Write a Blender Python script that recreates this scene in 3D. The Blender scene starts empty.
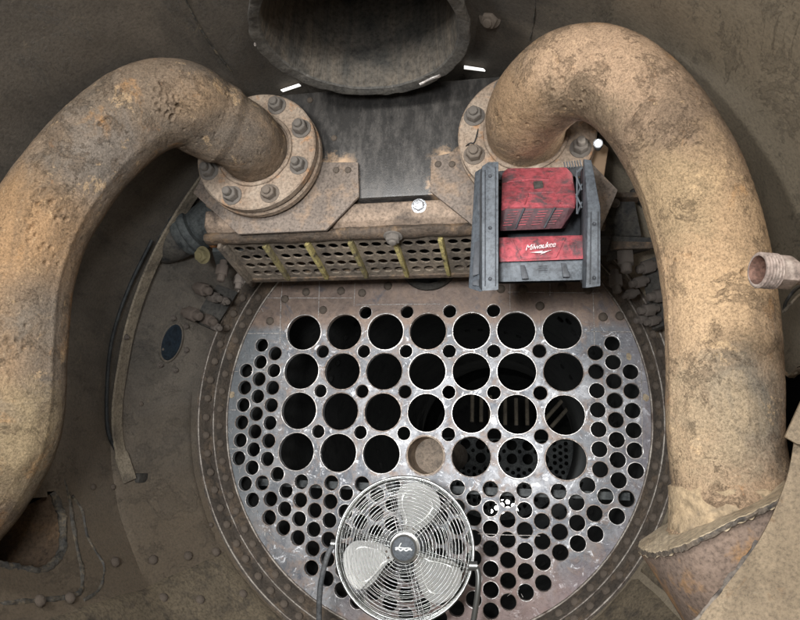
import bpy, bmesh, math, random
import numpy as np
from mathutils import Matrix, Vector, noise

random.seed(7)
rng = np.random.default_rng(7)
PI = math.pi
scene = bpy.context.scene
col = scene.collection

# ------------------------------------------------------------------ camera, world, lights, exposure
cam_d = bpy.data.cameras.new('camera'); cam = bpy.data.objects.new('camera', cam_d); col.objects.link(cam)
cam.matrix_world = Matrix(((0.980500,0.018115,0.195682,0.38127),(0.194427,-0.234312,-0.952521,-2.39884),(0.028596,0.971993,-0.233265,-0.23395),(0,0,0,1)))
cam_d.sensor_width = 36; cam_d.lens = 36 * 650 / 800; cam_d.shift_y = -0.0125
cam_d.clip_start = 0.02; cam_d.clip_end = 60
scene.camera = cam

world = bpy.data.worlds.new('World'); scene.world = world; world.use_nodes = True
world.node_tree.nodes['Background'].inputs[0].default_value = (0.9, 0.95, 1.0, 1)
world.node_tree.nodes['Background'].inputs[1].default_value = 0.17

def area(name, loc, target, sx, sy, power, colr):
    d = bpy.data.lights.new(name, 'AREA'); d.shape = 'RECTANGLE'; d.size = sx; d.size_y = sy
    d.energy = power; d.color = colr
    o = bpy.data.objects.new(name, d); col.objects.link(o); o.location = loc
    o.rotation_euler = (Vector(target) - Vector(loc)).to_track_quat('-Z', 'Y').to_euler()
    return o
area('door_light', (0.1, -3.4, 0.30), (0.05, 0.0, 0.05), 1.7, 1.2, 16, (0.97, 0.99, 1.0))
area('work_light_left', (-0.55, -2.65, 0.45), (0.2, -0.5, 0.15), 0.18, 0.18, 19, (1.0, 0.985, 0.96))
area('work_light_right', (0.72, -2.70, 0.50), (0.25, -0.6, 0.15), 0.18, 0.18, 13, (1.0, 0.985, 0.96))
area('sheet_fill_light', (0.12, -2.7, -0.15), (-0.02, 0.0, -0.12), 0.24, 0.18, 9, (0.94, 0.97, 1.0)).data.spread = math.radians(62)  # unseen lamp added to brighten the tube sheet and fan
scene.view_settings.view_transform = 'Standard'
scene.view_settings.look = 'None'
scene.view_settings.exposure = 0.30
scene.view_settings.gamma = 1.0

# ------------------------------------------------------------------ helpers
ZA = -0.057                                     # height of the boiler axis
OFF = {}                                        # world offset of every object that parents others

class MB:
    def __init__(s): s.v = []; s.f = []
    def add(s, vs, fs):
        n = len(s.v); s.v += [tuple(v) for v in vs]; s.f += [tuple(i + n for i in f) for f in fs]; return s
    def box(s, c, sz, rot=None):
        vs = []
        for dz in (-.5, .5):
            for dx, dy in ((-.5, -.5), (.5, -.5), (.5, .5), (-.5, .5)):
                p = Vector((dx * sz[0], dy * sz[1], dz * sz[2]))
                if rot is not None: p = rot @ p
                vs.append(Vector(c) + p)
        return s.add(vs, [(3, 2, 1, 0), (4, 5, 6, 7), (0, 1, 5, 4), (1, 2, 6, 5), (2, 3, 7, 6), (3, 0, 4, 7)])
    def loops(s, L, closed=True, caps=True):
        n = len(L[0]); vs = [p for l in L for p in l]; fs = []
        for i in range(len(L) - 1):
            for j in range(n if closed else n - 1):
                a, b = i * n + j, i * n + (j + 1) % n
                fs.append((a, b, b + n, a + n))
        if caps and closed:
            fs.append(tuple(range(n - 1, -1, -1))); fs.append(tuple(range((len(L) - 1) * n, len(L) * n)))
        return s.add(vs, fs)
    def prism(s, poly, vec):                     # polygon of 3D points pushed along vec
        a = [Vector(p) for p in poly]; b = [p + Vector(vec) for p in a]
        return s.loops([a, b])
    def tube(s, path, r, n=12, closed=False, caps=True, rough=0.0):
        P = [Vector(p) for p in path]; m = len(P); L = []
        up = None
        for i, p in enumerate(P):
            if closed: t = P[(i + 1) % m] - P[i - 1]
            else: t = P[min(i + 1, m - 1)] - P[max(i - 1, 0)]
            t.normalize()
            if up is None: up = t.orthogonal().normalized()
            up = (up - t * up.dot(t)).normalized(); w = t.cross(up)
            rr = r[i] if isinstance(r, (list, tuple)) else r
            lp = []
            for k in range(n):
                a = 2 * PI * k / n; q = rr
                if rough: q *= 1 + rough * (.6 * noise.noise(p * 28 + Vector((k * .9, 0, 0))) + .4 * noise.noise(p * 85 + Vector((k * 1.7, 0, 0))))
                lp.append(p + up * (math.cos(a) * q) + w * (math.sin(a) * q))
            L.append(lp)
        if closed: L.append(L[0]); caps = False
        return s.loops(L, True, caps)
    def lathe(s, prof, M=None, n=32, a0=0, a1=2 * PI, caps=False):
        full = abs(a1 - a0 - 2 * PI) < 1e-6; M = M or Matrix.Identity(4)
        L = []
        for (r, z) in prof:
            L.append([M @ Vector((r * math.cos(a0 + (a1 - a0) * k / n), r * math.sin(a0 + (a1 - a0) * k / n), z)) for k in range(n if full else n + 1)])
        return s.loops(L, full, caps)
    def hull(s, pts):
        bm = bmesh.new()
        for p in pts: bm.verts.new(p)
        bmesh.ops.convex_hull(bm, input=bm.verts[:])
        bmesh.ops.dissolve_limit(bm, angle_limit=.02, verts=bm.verts[:], edges=bm.edges[:])
        bm.verts.index_update()
        vs = [v.co.copy() for v in bm.verts]; ix = {v: i for i, v in enumerate(bm.verts)}
        fs = [tuple(ix[v] for v in f.verts) for f in bm.faces]; bm.free()
        used = sorted({i for f in fs for i in f}); mp = {o: k for k, o in enumerate(used)}
        return s.add([vs[i] for i in used], [tuple(mp[i] for i in f) for f in fs])
    def mesh(s, name, m, smooth=35, bevel=0, seg=2, fix=True):
        me = bpy.data.meshes.new(name)
        bm = bmesh.new(); vv = [bm.verts.new(v) for v in s.v]
        for f in s.f:
            try: bm.faces.new([vv[i] for i in f])
            except ValueError: pass
        if fix: bmesh.ops.recalc_face_normals(bm, faces=bm.faces[:])
        if bevel:
            ed = [e for e in bm.edges if len(e.link_faces) == 2 and e.calc_face_angle(0) > math.radians(25)]
            bmesh.ops.bevel(bm, geom=ed, offset=bevel, segments=seg, profile=.6, affect='EDGES', clamp_overlap=True)
        bm.to_mesh(me); bm.free()
        me.materials.append(m)
        if smooth:
            me.shade_smooth(); me.set_sharp_from_angle(angle=math.radians(smooth))
        return me

def put(name, me, parent=None, loc=(0, 0, 0), rot=None):
    o = bpy.data.objects.new(name, me); col.objects.link(o)
    if parent is not None:
        o.parent = parent
    o.location = loc
    if rot is not None: o.rotation_euler = rot.to_euler() if hasattr(rot, 'to_euler') else rot
    return o
def part(name, mb, m, parent, world=True, **kw):
    """one mesh; vertices given in world space unless world is False"""
    off = OFF.get(parent.name, Vector((0, 0, 0))) if (parent is not None and world) else Vector((0, 0, 0))
    mb.v = [tuple(Vector(v) - off) for v in mb.v]
    o = put(name, mb.mesh(name, m, **kw), parent); OFF[o.name] = off
    return o
def at(parent, p): return Vector(p) - OFF.get(parent.name, Vector((0, 0, 0)))
def tag(o, label=None, cat=None, group=None, kind=None):
    if label: o['label'] = label
    if cat: o['category'] = cat
    if group: o['group'] = group
    if kind: o['kind'] = kind
    return o
def thing(name, loc, label, cat, group=None):
    o = bpy.data.objects.new(name, None); col.objects.link(o); o.location = loc; o.empty_display_size = .05
    OFF[o.name] = Vector(loc); return tag(o, label, cat, group)
def zto(d):                                     # rotation taking +Z to direction d
    return Vector(d).normalized().to_track_quat('Z', 'Y')
def spline(pts, n):                             # Catmull-Rom through the points
    P = [Vector(p) for p in pts]; P = [P[0] * 2 - P[1]] + P + [P[-1] * 2 - P[-2]]; out = []
    seg = len(P) - 3
    for i in range(n):
        t = i / (n - 1) * seg; k = min(int(t), seg - 1); u = t - k
        a, b, c_, d = P[k:k + 4]
        out.append(.5 * ((2 * b) + (c_ - a) * u + (2 * a - 5 * b + 4 * c_ - d) * u * u + (3 * b - a - 3 * c_ + d) * u ** 3))
    return out
def curve_plate(loops_, depth, bev, res_name):
    """filled 2D outline with holes -> (verts, faces), in XY, centred on z=0"""
    cu = bpy.data.curves.new(res_name, 'CURVE'); cu.dimensions = '2D'; cu.fill_mode = 'BOTH'
    cu.extrude = depth; cu.bevel_depth = bev; cu.bevel_resolution = 0; cu.offset = -bev
    for lp in loops_:
        sp = cu.splines.new('POLY'); sp.points.add(len(lp) - 1); sp.use_cyclic_u = True
        for q, p in zip(sp.points, lp): q.co = (p[0], p[1], 0, 1)
    o = bpy.data.objects.new(res_name, cu); col.objects.link(o)
    dg = bpy.context.evaluated_depsgraph_get(); dg.update()
    me = bpy.data.meshes.new_from_object(o.evaluated_get(dg))
    vs = [v.co.copy() for v in me.vertices]; fs = [tuple(p.vertices) for p in me.polygons]
    bpy.data.objects.remove(o); bpy.data.curves.remove(cu); bpy.data.meshes.remove(me)
    return vs, fs
def text_mesh(s, size, ext, shear, m, name):
    cu = bpy.data.curves.new(name, 'FONT'); cu.body = s; cu.size = size; cu.extrude = ext; cu.shear = shear
    cu.align_x = 'CENTER'; cu.align_y = 'CENTER'; cu.space_character = .88; cu.offset = 0
    o = bpy.data.objects.new(name, cu); col.objects.link(o)
    dg = bpy.context.evaluated_depsgraph_get(); dg.update()
    me = bpy.data.meshes.new_from_object(o.evaluated_get(dg)); me.materials.clear(); me.materials.append(m)
    bpy.data.objects.remove(o); bpy.data.curves.remove(cu)
    return me

# ------------------------------------------------------------------ materials
def lin(c):
    return tuple((x / 12.92 if x <= .04045 else ((x + .055) / 1.055) ** 2.4) for x in (v / 255 for v in c)) + (1,)
class NT:
    def __init__(s, name):
        s.m = bpy.data.materials.new(name); s.m.use_nodes = True; s.t = s.m.node_tree
        s.b = s.t.nodes['Principled BSDF']; s.co = s.n('ShaderNodeTexCoord').outputs['Object']
    def n(s, k, **kw):
        o = s.t.nodes.new(k)
        for a, b in kw.items(): setattr(o, a, b)
        return o
    def l(s, a, b): s.t.links.new(a, b)
    def noise(s, scale, detail=6, rough=.6, dist=0, vec=None, mapping=None):
        o = s.n('ShaderNodeTexNoise'); o.inputs['Scale'].default_value = scale; o.inputs['Detail'].default_value = detail
        o.inputs['Roughness'].default_value = rough; o.inputs['Distortion'].default_value = dist
        v = vec or s.co
        if mapping:
            mp = s.n('ShaderNodeMapping'); mp.inputs['Scale'].default_value = mapping; s.l(v, mp.inputs[0]); v = mp.outputs[0]
        s.l(v, o.inputs['Vector']); return o.outputs['Fac']
    def voro(s, scale, rnd=1.0):
        o = s.n('ShaderNodeTexVoronoi'); o.inputs['Scale'].default_value = scale; o.inputs['Randomness'].default_value = rnd
        s.l(s.co, o.inputs['Vector']); return o.outputs['Distance']
    def ramp(s, fac, stops):
        o = s.n('ShaderNodeValToRGB'); e = o.color_ramp.elements
        while len(e) < len(stops): e.new(.5)
        for q, (p, c) in zip(e, stops):
            q.position = p; q.color = c if isinstance(c, tuple) else (c, c, c, 1)
        s.l(fac, o.inputs[0]); return o.outputs[0]
    def mix(s, fac, a, b, mode='MIX'):
        o = s.n('ShaderNodeMix', data_type='RGBA', blend_type=mode)
        for sock, v in ((o.inputs[0], fac), (o.inputs[6], a), (o.inputs[7], b)):
            if hasattr(v, 'links'): s.l(v, sock)
            else: sock.default_value = v
        return o.outputs[2]
    def math(s, op, a, b=0.0):
        o = s.n('ShaderNodeMath', operation=op); o.use_clamp = False
        for sock, v in ((o.inputs[0], a), (o.inputs[1], b)):
            if hasattr(v, 'links'): s.l(v, sock)
            else: sock.default_value = v
        return o.outputs[0]
    def maprange(s, v, a, b, c=0., d=1.):
        o = s.n('ShaderNodeMapRange'); s.l(v, o.inputs[0])
        for i, q in enumerate((a, b, c, d)): o.inputs[i + 1].default_value = q
        return o.outputs[0]
    def xyz(s):
        o = s.n('ShaderNodeSeparateXYZ'); s.l(s.co, o.inputs[0]); return o.outputs
    def bump(s, h, dist, strength=1.0, prev=None):
        o = s.n('ShaderNodeBump'); o.inputs['Distance'].default_value = dist; o.inputs['Strength'].default_value = strength
        s.l(h, o.inputs['Height'])
        if prev is not None: s.l(prev, o.inputs['Normal'])
        return o.outputs[0]
    def out(s, colr, rough, metal=0.0, nrm=None, spec=.35):
        for sock, v in (('Base Color', colr), ('Roughness', rough), ('Metallic', metal)):
            if hasattr(v, 'links'): s.l(v, s.b.inputs[sock])
            else: s.b.inputs[sock].default_value = v
        s.b.inputs['Specular IOR Level'].default_value = spec
        if nrm is not None: s.l(nrm, s.b.inputs['Normal'])
        return s.m

def rough_mat(name, a, b, c, sc=6, fine=90, rough=.85, metal=0.0, bump=.0015, pits=0.0, spots=.5, spec=.3, streak=None):
    """dusty, blotchy surface: two tones mixed by a cloud, a third in spots, a fine grain and relief"""
    t = NT(name)
    cl = t.noise(sc, 8, .62, .6, mapping=streak)
    g = t.noise(fine, 5, .7)
    k = t.ramp(cl, [(.36, 0.0), (.64, 1.0)])
    base = t.mix(k, lin(a), lin(b))
    sp = t.noise(sc * 2.3, 6, .65, .3)
    base = t.mix(t.ramp(sp, [(spots, 0.0), (spots + .16, 1.0)]), base, lin(c))
    base = t.mix(t.ramp(g, [(.3, .62), (.5, 1.0), (.72, 1.28)]), (0, 0, 0, 1), base, 'MULTIPLY') if False else t.mix(1.0, base, t.ramp(g, [(.34, .50), (.5, .90), (.64, 1.12)]), 'MULTIPLY')
    n1 = t.bump(g, bump)
    n2 = t.bump(cl, bump * 4, 1.0, n1)
    if pits:
        pv = t.voro(45); pm = t.ramp(pv, [(.08, 0.0), (.22, 1.0)])
        n2 = t.bump(pm, pits, .6, n2)
    return t.out(base, rough, metal, n2, spec)

M = {}
def pipe_mat(name, grey, warm, o_lo, org, tone_spots):
    t = NT(name)
    cl = t.noise(2.6, 8, .6, .8); c2 = t.noise(7.5, 8, .7, .6); g = t.noise(230, 3, .85); g2 = t.noise(44, 8, .8); g3 = t.noise(95, 5, .75)
    base = t.mix(t.ramp(cl, [(.38, 0.0), (.60, 1.0)]), lin(grey), lin(warm))
    base = t.mix(t.ramp(t.noise(3.4, 8, .7, 1.2), [(.54, 0.0), (.70, .75)]), base, lin((96, 88, 80)))
    base = t.mix(t.ramp(c2, [(o_lo, 0.0), (o_lo + .14, .75)]), base, lin((184, 136, 84)))
    base = t.mix(t.ramp(t.noise(19, 7, .8, .6), [(.60, 0.0), (.70, .65)]), base, lin((148, 102, 62)))
    scab = t.ramp(t.noise(11, 10, .78, .5), [(.545, 0.0), (.575, 1.0)])
    wob = t.math('MULTIPLY', t.math('SUBTRACT', c2, .5), .30)
    for p, rad, c_, k_ in tone_spots:  # some spots are soot-grey patches, others highlights and shade painted in
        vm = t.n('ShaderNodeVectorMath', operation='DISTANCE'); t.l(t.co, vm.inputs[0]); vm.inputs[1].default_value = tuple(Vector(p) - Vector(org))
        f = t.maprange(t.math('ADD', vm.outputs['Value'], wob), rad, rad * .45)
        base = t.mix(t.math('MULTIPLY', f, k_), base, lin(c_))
    run = t.noise(5, 8, .7, .3, mapping=(5, 5, .7))
    base = t.mix(t.ramp(run, [(.54, 0.0), (.68, .5)]), base, lin((110, 92, 74)))
    base = t.mix(t.math('MULTIPLY', scab, .38), base, lin((98, 82, 66)))
    base = t.mix(t.ramp(t.noise(13, 10, .8, .3), [(.585, 0.0), (.61, .5)]), base, lin((196, 166, 128)))
    base = t.mix(t.ramp(g3, [(.60, 0.0), (.70, .4)]), base, lin((196, 174, 144)))
    base = t.mix(1.0, base, t.ramp(g2, [(.34, .70), (.47, .94), (.62, 1.05)]), 'MULTIPLY')
    base = t.mix(1.0, base, t.ramp(g, [(.36, .55), (.50, .93), (.62, 1.18)]), 'MULTIPLY')
    n = t.bump(g, .0016); n = t.bump(g3, .002, .8, n); n = t.bump(g2, .0028, .7, n); n = t.bump(scab, .0012, .8, n)
    return t.out(base, .92, 0, n, .2)
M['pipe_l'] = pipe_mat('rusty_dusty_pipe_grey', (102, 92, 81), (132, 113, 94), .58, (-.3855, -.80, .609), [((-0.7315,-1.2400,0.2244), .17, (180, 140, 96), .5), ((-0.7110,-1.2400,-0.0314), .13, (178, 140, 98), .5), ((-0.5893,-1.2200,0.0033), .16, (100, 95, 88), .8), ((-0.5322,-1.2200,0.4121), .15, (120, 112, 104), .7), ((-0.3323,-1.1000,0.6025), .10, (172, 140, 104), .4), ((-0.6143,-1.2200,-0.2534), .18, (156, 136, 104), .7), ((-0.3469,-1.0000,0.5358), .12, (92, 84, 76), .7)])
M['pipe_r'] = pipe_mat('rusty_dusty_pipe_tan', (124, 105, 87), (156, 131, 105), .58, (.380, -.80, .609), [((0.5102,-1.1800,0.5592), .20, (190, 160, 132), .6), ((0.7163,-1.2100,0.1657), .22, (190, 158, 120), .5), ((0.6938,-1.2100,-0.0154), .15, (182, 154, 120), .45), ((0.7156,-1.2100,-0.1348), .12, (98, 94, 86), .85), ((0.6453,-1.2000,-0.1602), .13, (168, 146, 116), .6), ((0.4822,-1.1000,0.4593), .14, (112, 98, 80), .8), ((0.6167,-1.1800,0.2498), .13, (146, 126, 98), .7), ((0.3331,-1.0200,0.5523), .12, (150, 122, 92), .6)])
M['flange'] = rough_mat('dusty_flange_iron', (154, 139, 123), (132, 113, 96), (164, 122, 86), 9, 120, .85, bump=.0012, spots=.56)
M['flange_dark'] = rough_mat('dark_flange_iron', (92, 86, 80), (120, 110, 100), (70, 64, 60), 8, 100, .8)
M['bolt'] = rough_mat('grimy_bolt_steel', (120, 110, 100), (146, 132, 118), (84, 74, 66), 25, 160, .7, .2, bump=.0005)
M['bolt_pale'] = rough_mat('dusty_pale_bolt', (136, 129, 121), (114, 107, 100), (92, 82, 74), 25, 160, .7, .15, bump=.0005)
M['bolt_dark'] = rough_mat('sooty_bolt', (98, 90, 83), (116, 106, 98), (78, 70, 64), 25, 160, .8, bump=.0005)
M['zinc'] = rough_mat('bright_zinc', (226, 228, 230), (200, 202, 206), (170, 172, 176), 30, 160, .28, .85, bump=.0002)
def shell_mat():
    t = NT('sooty_shell_steel'); x, y, z = t.xyz()
    cl = t.noise(2.6, 8, .65, .8); st_ = t.noise(5, 8, .7, .6, mapping=(1, .35, 1)); g = t.noise(140, 5, .75); sp = t.noise(34, 6, .8)
    base = t.mix(t.ramp(cl, [(.36, 0.0), (.64, 1.0)]), lin((90, 84, 77)), lin((112, 104, 94)))
    base = t.mix(t.ramp(st_, [(.52, 0.0), (.68, .7)]), base, lin((70, 68, 64)))
    dust = t.maprange(t.math('ADD', t.math('MULTIPLY', z, -1.0), t.math('MULTIPLY', st_, .7)), .35, .85)
    base = t.mix(t.math('MULTIPLY', dust, .85), base, t.mix(cl, lin((98, 86, 72)), lin((120, 106, 88))))
    lit_right = t.maprange(t.math('ADD', x, t.math('MULTIPLY', cl, .4)), .55, 1.0)  # right wall painted lighter, as the light falls on that side
    base = t.mix(t.math('MULTIPLY', lit_right, .8), base, lin((150, 138, 118)))
    base = t.mix(t.ramp(sp, [(.63, 0.0), (.72, .5)]), base, lin((122, 112, 100)))
    base = t.mix(1.0, base, t.ramp(g, [(.34, .68), (.5, .95), (.64, 1.10)]), 'MULTIPLY')
    scab = t.ramp(t.noise(9, 10, .8, .4, mapping=(1, .5, 1)), [(.55, 0.0), (.59, 1.0)])
    base = t.mix(t.math('MULTIPLY', scab, .16), base, lin((62, 57, 51)))
    base = t.mix(t.ramp(t.noise(17, 9, .8, .8), [(.60, 0.0), (.64, .35)]), base, lin((136, 124, 106)))
    n = t.bump(g, .0010); n = t.bump(st_, .004, 1, n); n = t.bump(scab, .0012, .8, n)
    return t.out(base, .66, .15, n, .4)
M['shell'] = shell_mat()
M['shell_plate'] = rough_mat('dusty_floor_plate', (98, 88, 73), (114, 102, 84), (76, 69, 60), 7, 110, .85, bump=.0014)
M['knuckle'] = rough_mat('brown_flanged_rim', (84, 75, 66), (68, 62, 56), (104, 90, 76), 7, 110, .8, .1, bump=.0008)
M['rim_edge'] = rough_mat('scraped_rim_edge', (160, 152, 142), (112, 102, 94), (88, 76, 68), 9, 120, .5, .4, bump=.0006)
M['rivet'] = rough_mat('rivet_iron', (112, 101, 90), (94, 84, 76), (126, 112, 98), 14, 110, .8, .1, bump=.0006)
M['black'] = rough_mat('soot_black', (20, 20, 20), (30, 29, 27), (14, 14, 14), 6, 90, .9)
M['inside'] = rough_mat('boiler_inside_scale', (34, 34, 33), (46, 45, 42), (24, 24, 24), 4, 60, .9)
M['inside_steel'] = rough_mat('boiler_inside_steel', (104, 106, 104), (80, 82, 82), (62, 62, 62), 6, 70, .7, .2)
M['stack'] = rough_mat('stack_scale', (84, 80, 74), (108, 99, 88), (68, 66, 62), 3, 90, .85, bump=.001, streak=(16, 16, .6))
M['stack_rim'] = rough_mat('stack_rim_iron', (78, 76, 73), (98, 94, 88), (140, 134, 126), 10, 90, .75, .15, bump=.0015, spots=.60)
M['gusset'] = rough_mat('dusty_tan_plate', (122, 110, 100), (108, 97, 88), (136, 116, 98), 8, 140, .85, bump=.0007)
M['beam'] = rough_mat('dusty_brown_beam', (150, 130, 112), (126, 110, 96), (92, 81, 72), 6, 110, .8, bump=.001, streak=(1, 1, 3))
M['beam_dark'] = rough_mat('greasy_casting', (92, 78, 66), (70, 62, 54), (112, 92, 72), 11, 100, .7, bump=.003)
M['perf'] = rough_mat('perforated_iron', (126, 113, 98), (98, 89, 79), (80, 72, 65), 9, 110, .8, bump=.0008)
M['yellow'] = rough_mat('old_yellow_paint', (184, 170, 112), (158, 143, 94), (88, 79, 62), 16, 130, .7, spots=.50, bump=.002)
M['dull_yellow'] = rough_mat('dirty_yellow_paint', (150, 138, 92), (112, 102, 80), (84, 76, 64), 14, 130, .7, spots=.48, bump=.002)
M['rust'] = rough_mat('orange_rust', (150, 96, 56), (112, 76, 52), (170, 120, 66), 9, 130, .9, bump=.0014)
M['rust_plate'] = rough_mat('speckled_rust_plate', (134, 114, 99), (112, 97, 87), (166, 126, 82), 5, 150, .9, bump=.001, spots=.5)
M['clay'] = rough_mat('pale_dust_crust', (170, 154, 130), (156, 140, 116), (136, 120, 98), 7, 90, .95, bump=.0014)
def side_sheet_mat():
    t = NT('pale_dusty_sheet'); a = t.noise(6.5, 9, .68, 1.6, mapping=(1.4, 1, .6)); b = t.noise(16, 9, .75, 1.2); g = t.noise(190, 4, .8)
    base = t.mix(t.ramp(a, [(.34, 0.0), (.5, .5), (.66, 1.0)]), lin((110, 96, 78)), lin((144, 127, 104)))
    base = t.mix(t.ramp(b, [(.56, 0.0), (.62, .8)]), base, lin((116, 95, 72)))
    base = t.mix(t.ramp(t.noise(7, 6, .6, 2.5), [(.60, 0.0), (.70, .6)]), base, lin((164, 154, 136)))
    base = t.mix(1.0, base, t.ramp(g, [(.36, .6), (.5, .93), (.62, 1.12)]), 'MULTIPLY')
    n = t.bump(g, .0012); n = t.bump(a, .0012, 1, n)
    return t.out(base, .7, .1, n, .4)
M['sheet'] = side_sheet_mat()
M['weld'] = rough_mat('weld_bead', (98, 92, 83), (78, 77, 75), (124, 112, 94), 20, 90, .8, .1, bump=.002)
M['strip'] = rough_mat('dusty_flat_bar', (136, 125, 108), (120, 110, 96), (98, 90, 79), 6, 130, .85, bump=.0006)
M['dark_casting'] = rough_mat('sooty_casting', (58, 56, 53), (76, 72, 66), (44, 44, 44), 7, 90, .8, bump=.0015)
M['bluegrey'] = rough_mat('bluish_grey_iron', (66, 70, 70), (84, 86, 84), (50, 53, 54), 8, 90, .7, bump=.0012)
M['brass'] = rough_mat('dull_brass', (170, 160, 120), (146, 134, 100), (120, 106, 80), 14, 120, .6, .3)
M['union'] = rough_mat('pinkish_dusty_union', (160, 144, 134), (142, 126, 117), (178, 163, 152), 16, 140, .7, .1, bump=.0006)
M['union_in'] = rough_mat('red_brown_bore', (126, 94, 80), (102, 78, 68), (84, 64, 56), 16, 140, .8)
M['chalk'] = rough_mat('white_chalk', (196, 190, 184), (150, 142, 136), (110, 100, 92), 60, 200, .95, spots=.5)
M['red'] = rough_mat('scuffed_red_plastic', (158, 72, 78), (138, 60, 66), (80, 58, 60), 15, 70, .7, bump=.0004, spots=.46, spec=.4)
M['plastic'] = rough_mat('dusty_black_plastic', (62, 66, 71), (82, 86, 90), (40, 42, 45), 9, 120, .6, bump=.0006, spots=.52, spec=.4)
M['plastic_dark'] = rough_mat('black_plastic', (44, 46, 50), (58, 60, 64), (34, 36, 38), 9, 120, .6, bump=.0004, spec=.4)
M['vent'] = rough_mat('dirty_dark_red_plastic', (82, 50, 53), (64, 44, 47), (48, 40, 42), 12, 100, .6, bump=.0004)
M['logo'] = rough_mat('white_print', (222, 210, 208), (206, 190, 188), (176, 140, 142), 60, 200, .6)
M['wire'] = rough_mat('chromed_wire', (150, 150, 147), (134, 134, 130), (108, 106, 101), 12, 120, .30, .65, bump=.0001)
def metal(name, c, rough, met):
    t = NT(name); n_ = t.noise(14, 5, .6); base = t.mix(t.ramp(n_, [(.35, 0.0), (.65, 1.0)]), lin(c), lin(tuple(int(q * .90) for q in c)))
    return t.out(base, t.ramp(n_, [(.35, rough), (.65, rough + .12)]), met, None, .5)
M['alu'] = metal('polished_aluminium', (238, 237, 233), .26, .7)
M['wire'] = metal('chromed_wire', (140, 140, 137), .24, .85)
M['badge_white'] = rough_mat('white_badge_print', (225, 225, 222), (215, 215, 212), (190, 190, 188), 40, 200, .6)
M['badge'] = rough_mat('grey_badge', (62, 66, 70), (70, 74, 78), (56, 58, 62), 10, 120, .5)
M['motor'] = rough_mat('fan_motor_grey', (70, 72, 74), (90, 90, 90), (60, 60, 60), 10, 120, .6, .2)
M['rubber'] = rough_mat('black_hose', (40, 42, 44), (54, 56, 56), (30, 30, 30), 12, 120, .6)

def header_black_mat():
    t = NT('worn_black_header_plate')
    sc = t.noise(26, 9, .8, .15, mapping=(1, 1, .35)); sp = t.noise(120, 4, .8); x, y, z = t.xyz()
    base = t.mix(t.ramp(sc, [(.46, 0.0), (.74, 1.0)]), lin((62, 60, 58)), lin((104, 99, 94)))
    base = t.mix(t.ramp(sp, [(.60, 0.0), (.68, .7)]), base, lin((136, 126, 115)))
    base = t.mix(t.ramp(t.noise(60, 5, .8), [(.54, 0.0), (.64, .6)]), base, lin((36, 36, 36)))
    dn = t.noise(22, 6, .75)
    d = t.math('ADD', t.math('MULTIPLY', dn, .12), t.math('ABSOLUTE', t.math('ADD', x, .0)))
    dust = t.maprange(d, .165, .20); low = t.maprange(t.math('ADD', z, t.math('MULTIPLY', dn, .14)), .345, .315)
    base = t.mix(t.math('MULTIPLY', dust, low), base, lin((176, 148, 120)))
    return t.out(base, t.ramp(sc, [(.35, .34), (.7, .6)]), .25, t.bump(sp, .0008), .5)
M['header_black'] = header_black_mat()

def sheet_mat():
    t = NT('scraped_tube_sheet'); x, y, z = t.xyz()
    n1 = t.noise(4.2, 8, .65, .8); n2 = t.noise(14, 8, .7, 1.2); n3 = t.noise(70, 5, .75); n4 = t.noise(200, 3, .7)
    base = t.mix(t.ramp(n1, [(.38, 0.0), (.62, 1.0)]), lin((98, 99, 102)), lin((146, 145, 146)))
    base = t.mix(t.ramp(n2, [(.50, 0.0), (.66, .9)]), base, lin((146, 129, 118)))
    base = t.mix(t.ramp(t.noise(9, 8, .75, 2.0), [(.50, 0.0), (.66, .85)]), base, lin((76, 81, 90)))
    base = t.mix(t.ramp(t.noise(26, 6, .8, 1), [(.57, 0.0), (.64, .9)]), base, lin((228, 228, 230)))
    # cleaned dark side zones, left more than right
    w = t.math('MULTIPLY', n1, .10)
    left = t.maprange(t.math('ADD', x, w), -.48, -.66)
    base = t.mix(t.math('MULTIPLY', left, .75), base, lin((112, 116, 118)))
    right = t.maprange(t.math('SUBTRACT', x, w), .62, .72)
    base = t.mix(t.math('MULTIPLY', right, .7), base, lin((110, 104, 108)))
    # brown unpolished band above the tubes, red-brown patch low on the right
    top = t.maprange(t.math('ADD', z, t.math('MULTIPLY', n2, .05)), .315, .345)
    br = t.mix(t.ramp(n2, [(.4, 0.0), (.62, 1.0)]), lin((112, 95, 84)), lin((142, 121, 106)))
    br = t.mix(t.ramp(t.noise(7, 7, .7, 1.5), [(.58, 0.0), (.68, .8)]), br, lin((86, 86, 92)))
    base = t.mix(t.math('MULTIPLY', top, .92), base, br)
    low = t.maprange(t.math('ADD', t.math('ADD', z, t.math('MULTIPLY', n1, .3)), t.math('MULTIPLY', t.math('ABSOLUTE', t.math('SUBTRACT', x, .28)), .5)), -.22, -.42)
    base = t.mix(t.math('MULTIPLY', low, .7), base, t.mix(n2, lin((112, 88, 80)), lin((146, 120, 110))))
    vio = t.maprange(t.math('SUBTRACT', t.math('SUBTRACT', x, z), w), .98, 1.1)
    base = t.mix(t.math('MULTIPLY', vio, .45), base, lin((140, 122, 124)))
    base = t.mix(1.0, base, t.ramp(n3, [(.3, .62), (.5, .96), (.8, 1.0)]), 'MULTIPLY')
    nn = t.bump(n4, .0006); nn = t.bump(n2, .0025, .7, nn)
    return t.out(base, t.ramp(n2, [(.35, .42), (.65, .68)]), .35, nn, .4)
M['tube_sheet'] = sheet_mat()
def emit(name, c, s):
    t = NT(name); t.b.inputs['Base Color'].default_value = (1, 1, 1, 1)
    t.b.inputs['Emission Color'].default_value = c; t.b.inputs['Emission Strength'].default_value = s
    return t.m
M['lamp'] = emit('lamp_lens', (1, .98, .92, 1), 60)
M['daylight'] = emit('daylight_gap', (1, .98, .93, 1), .8)
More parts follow.
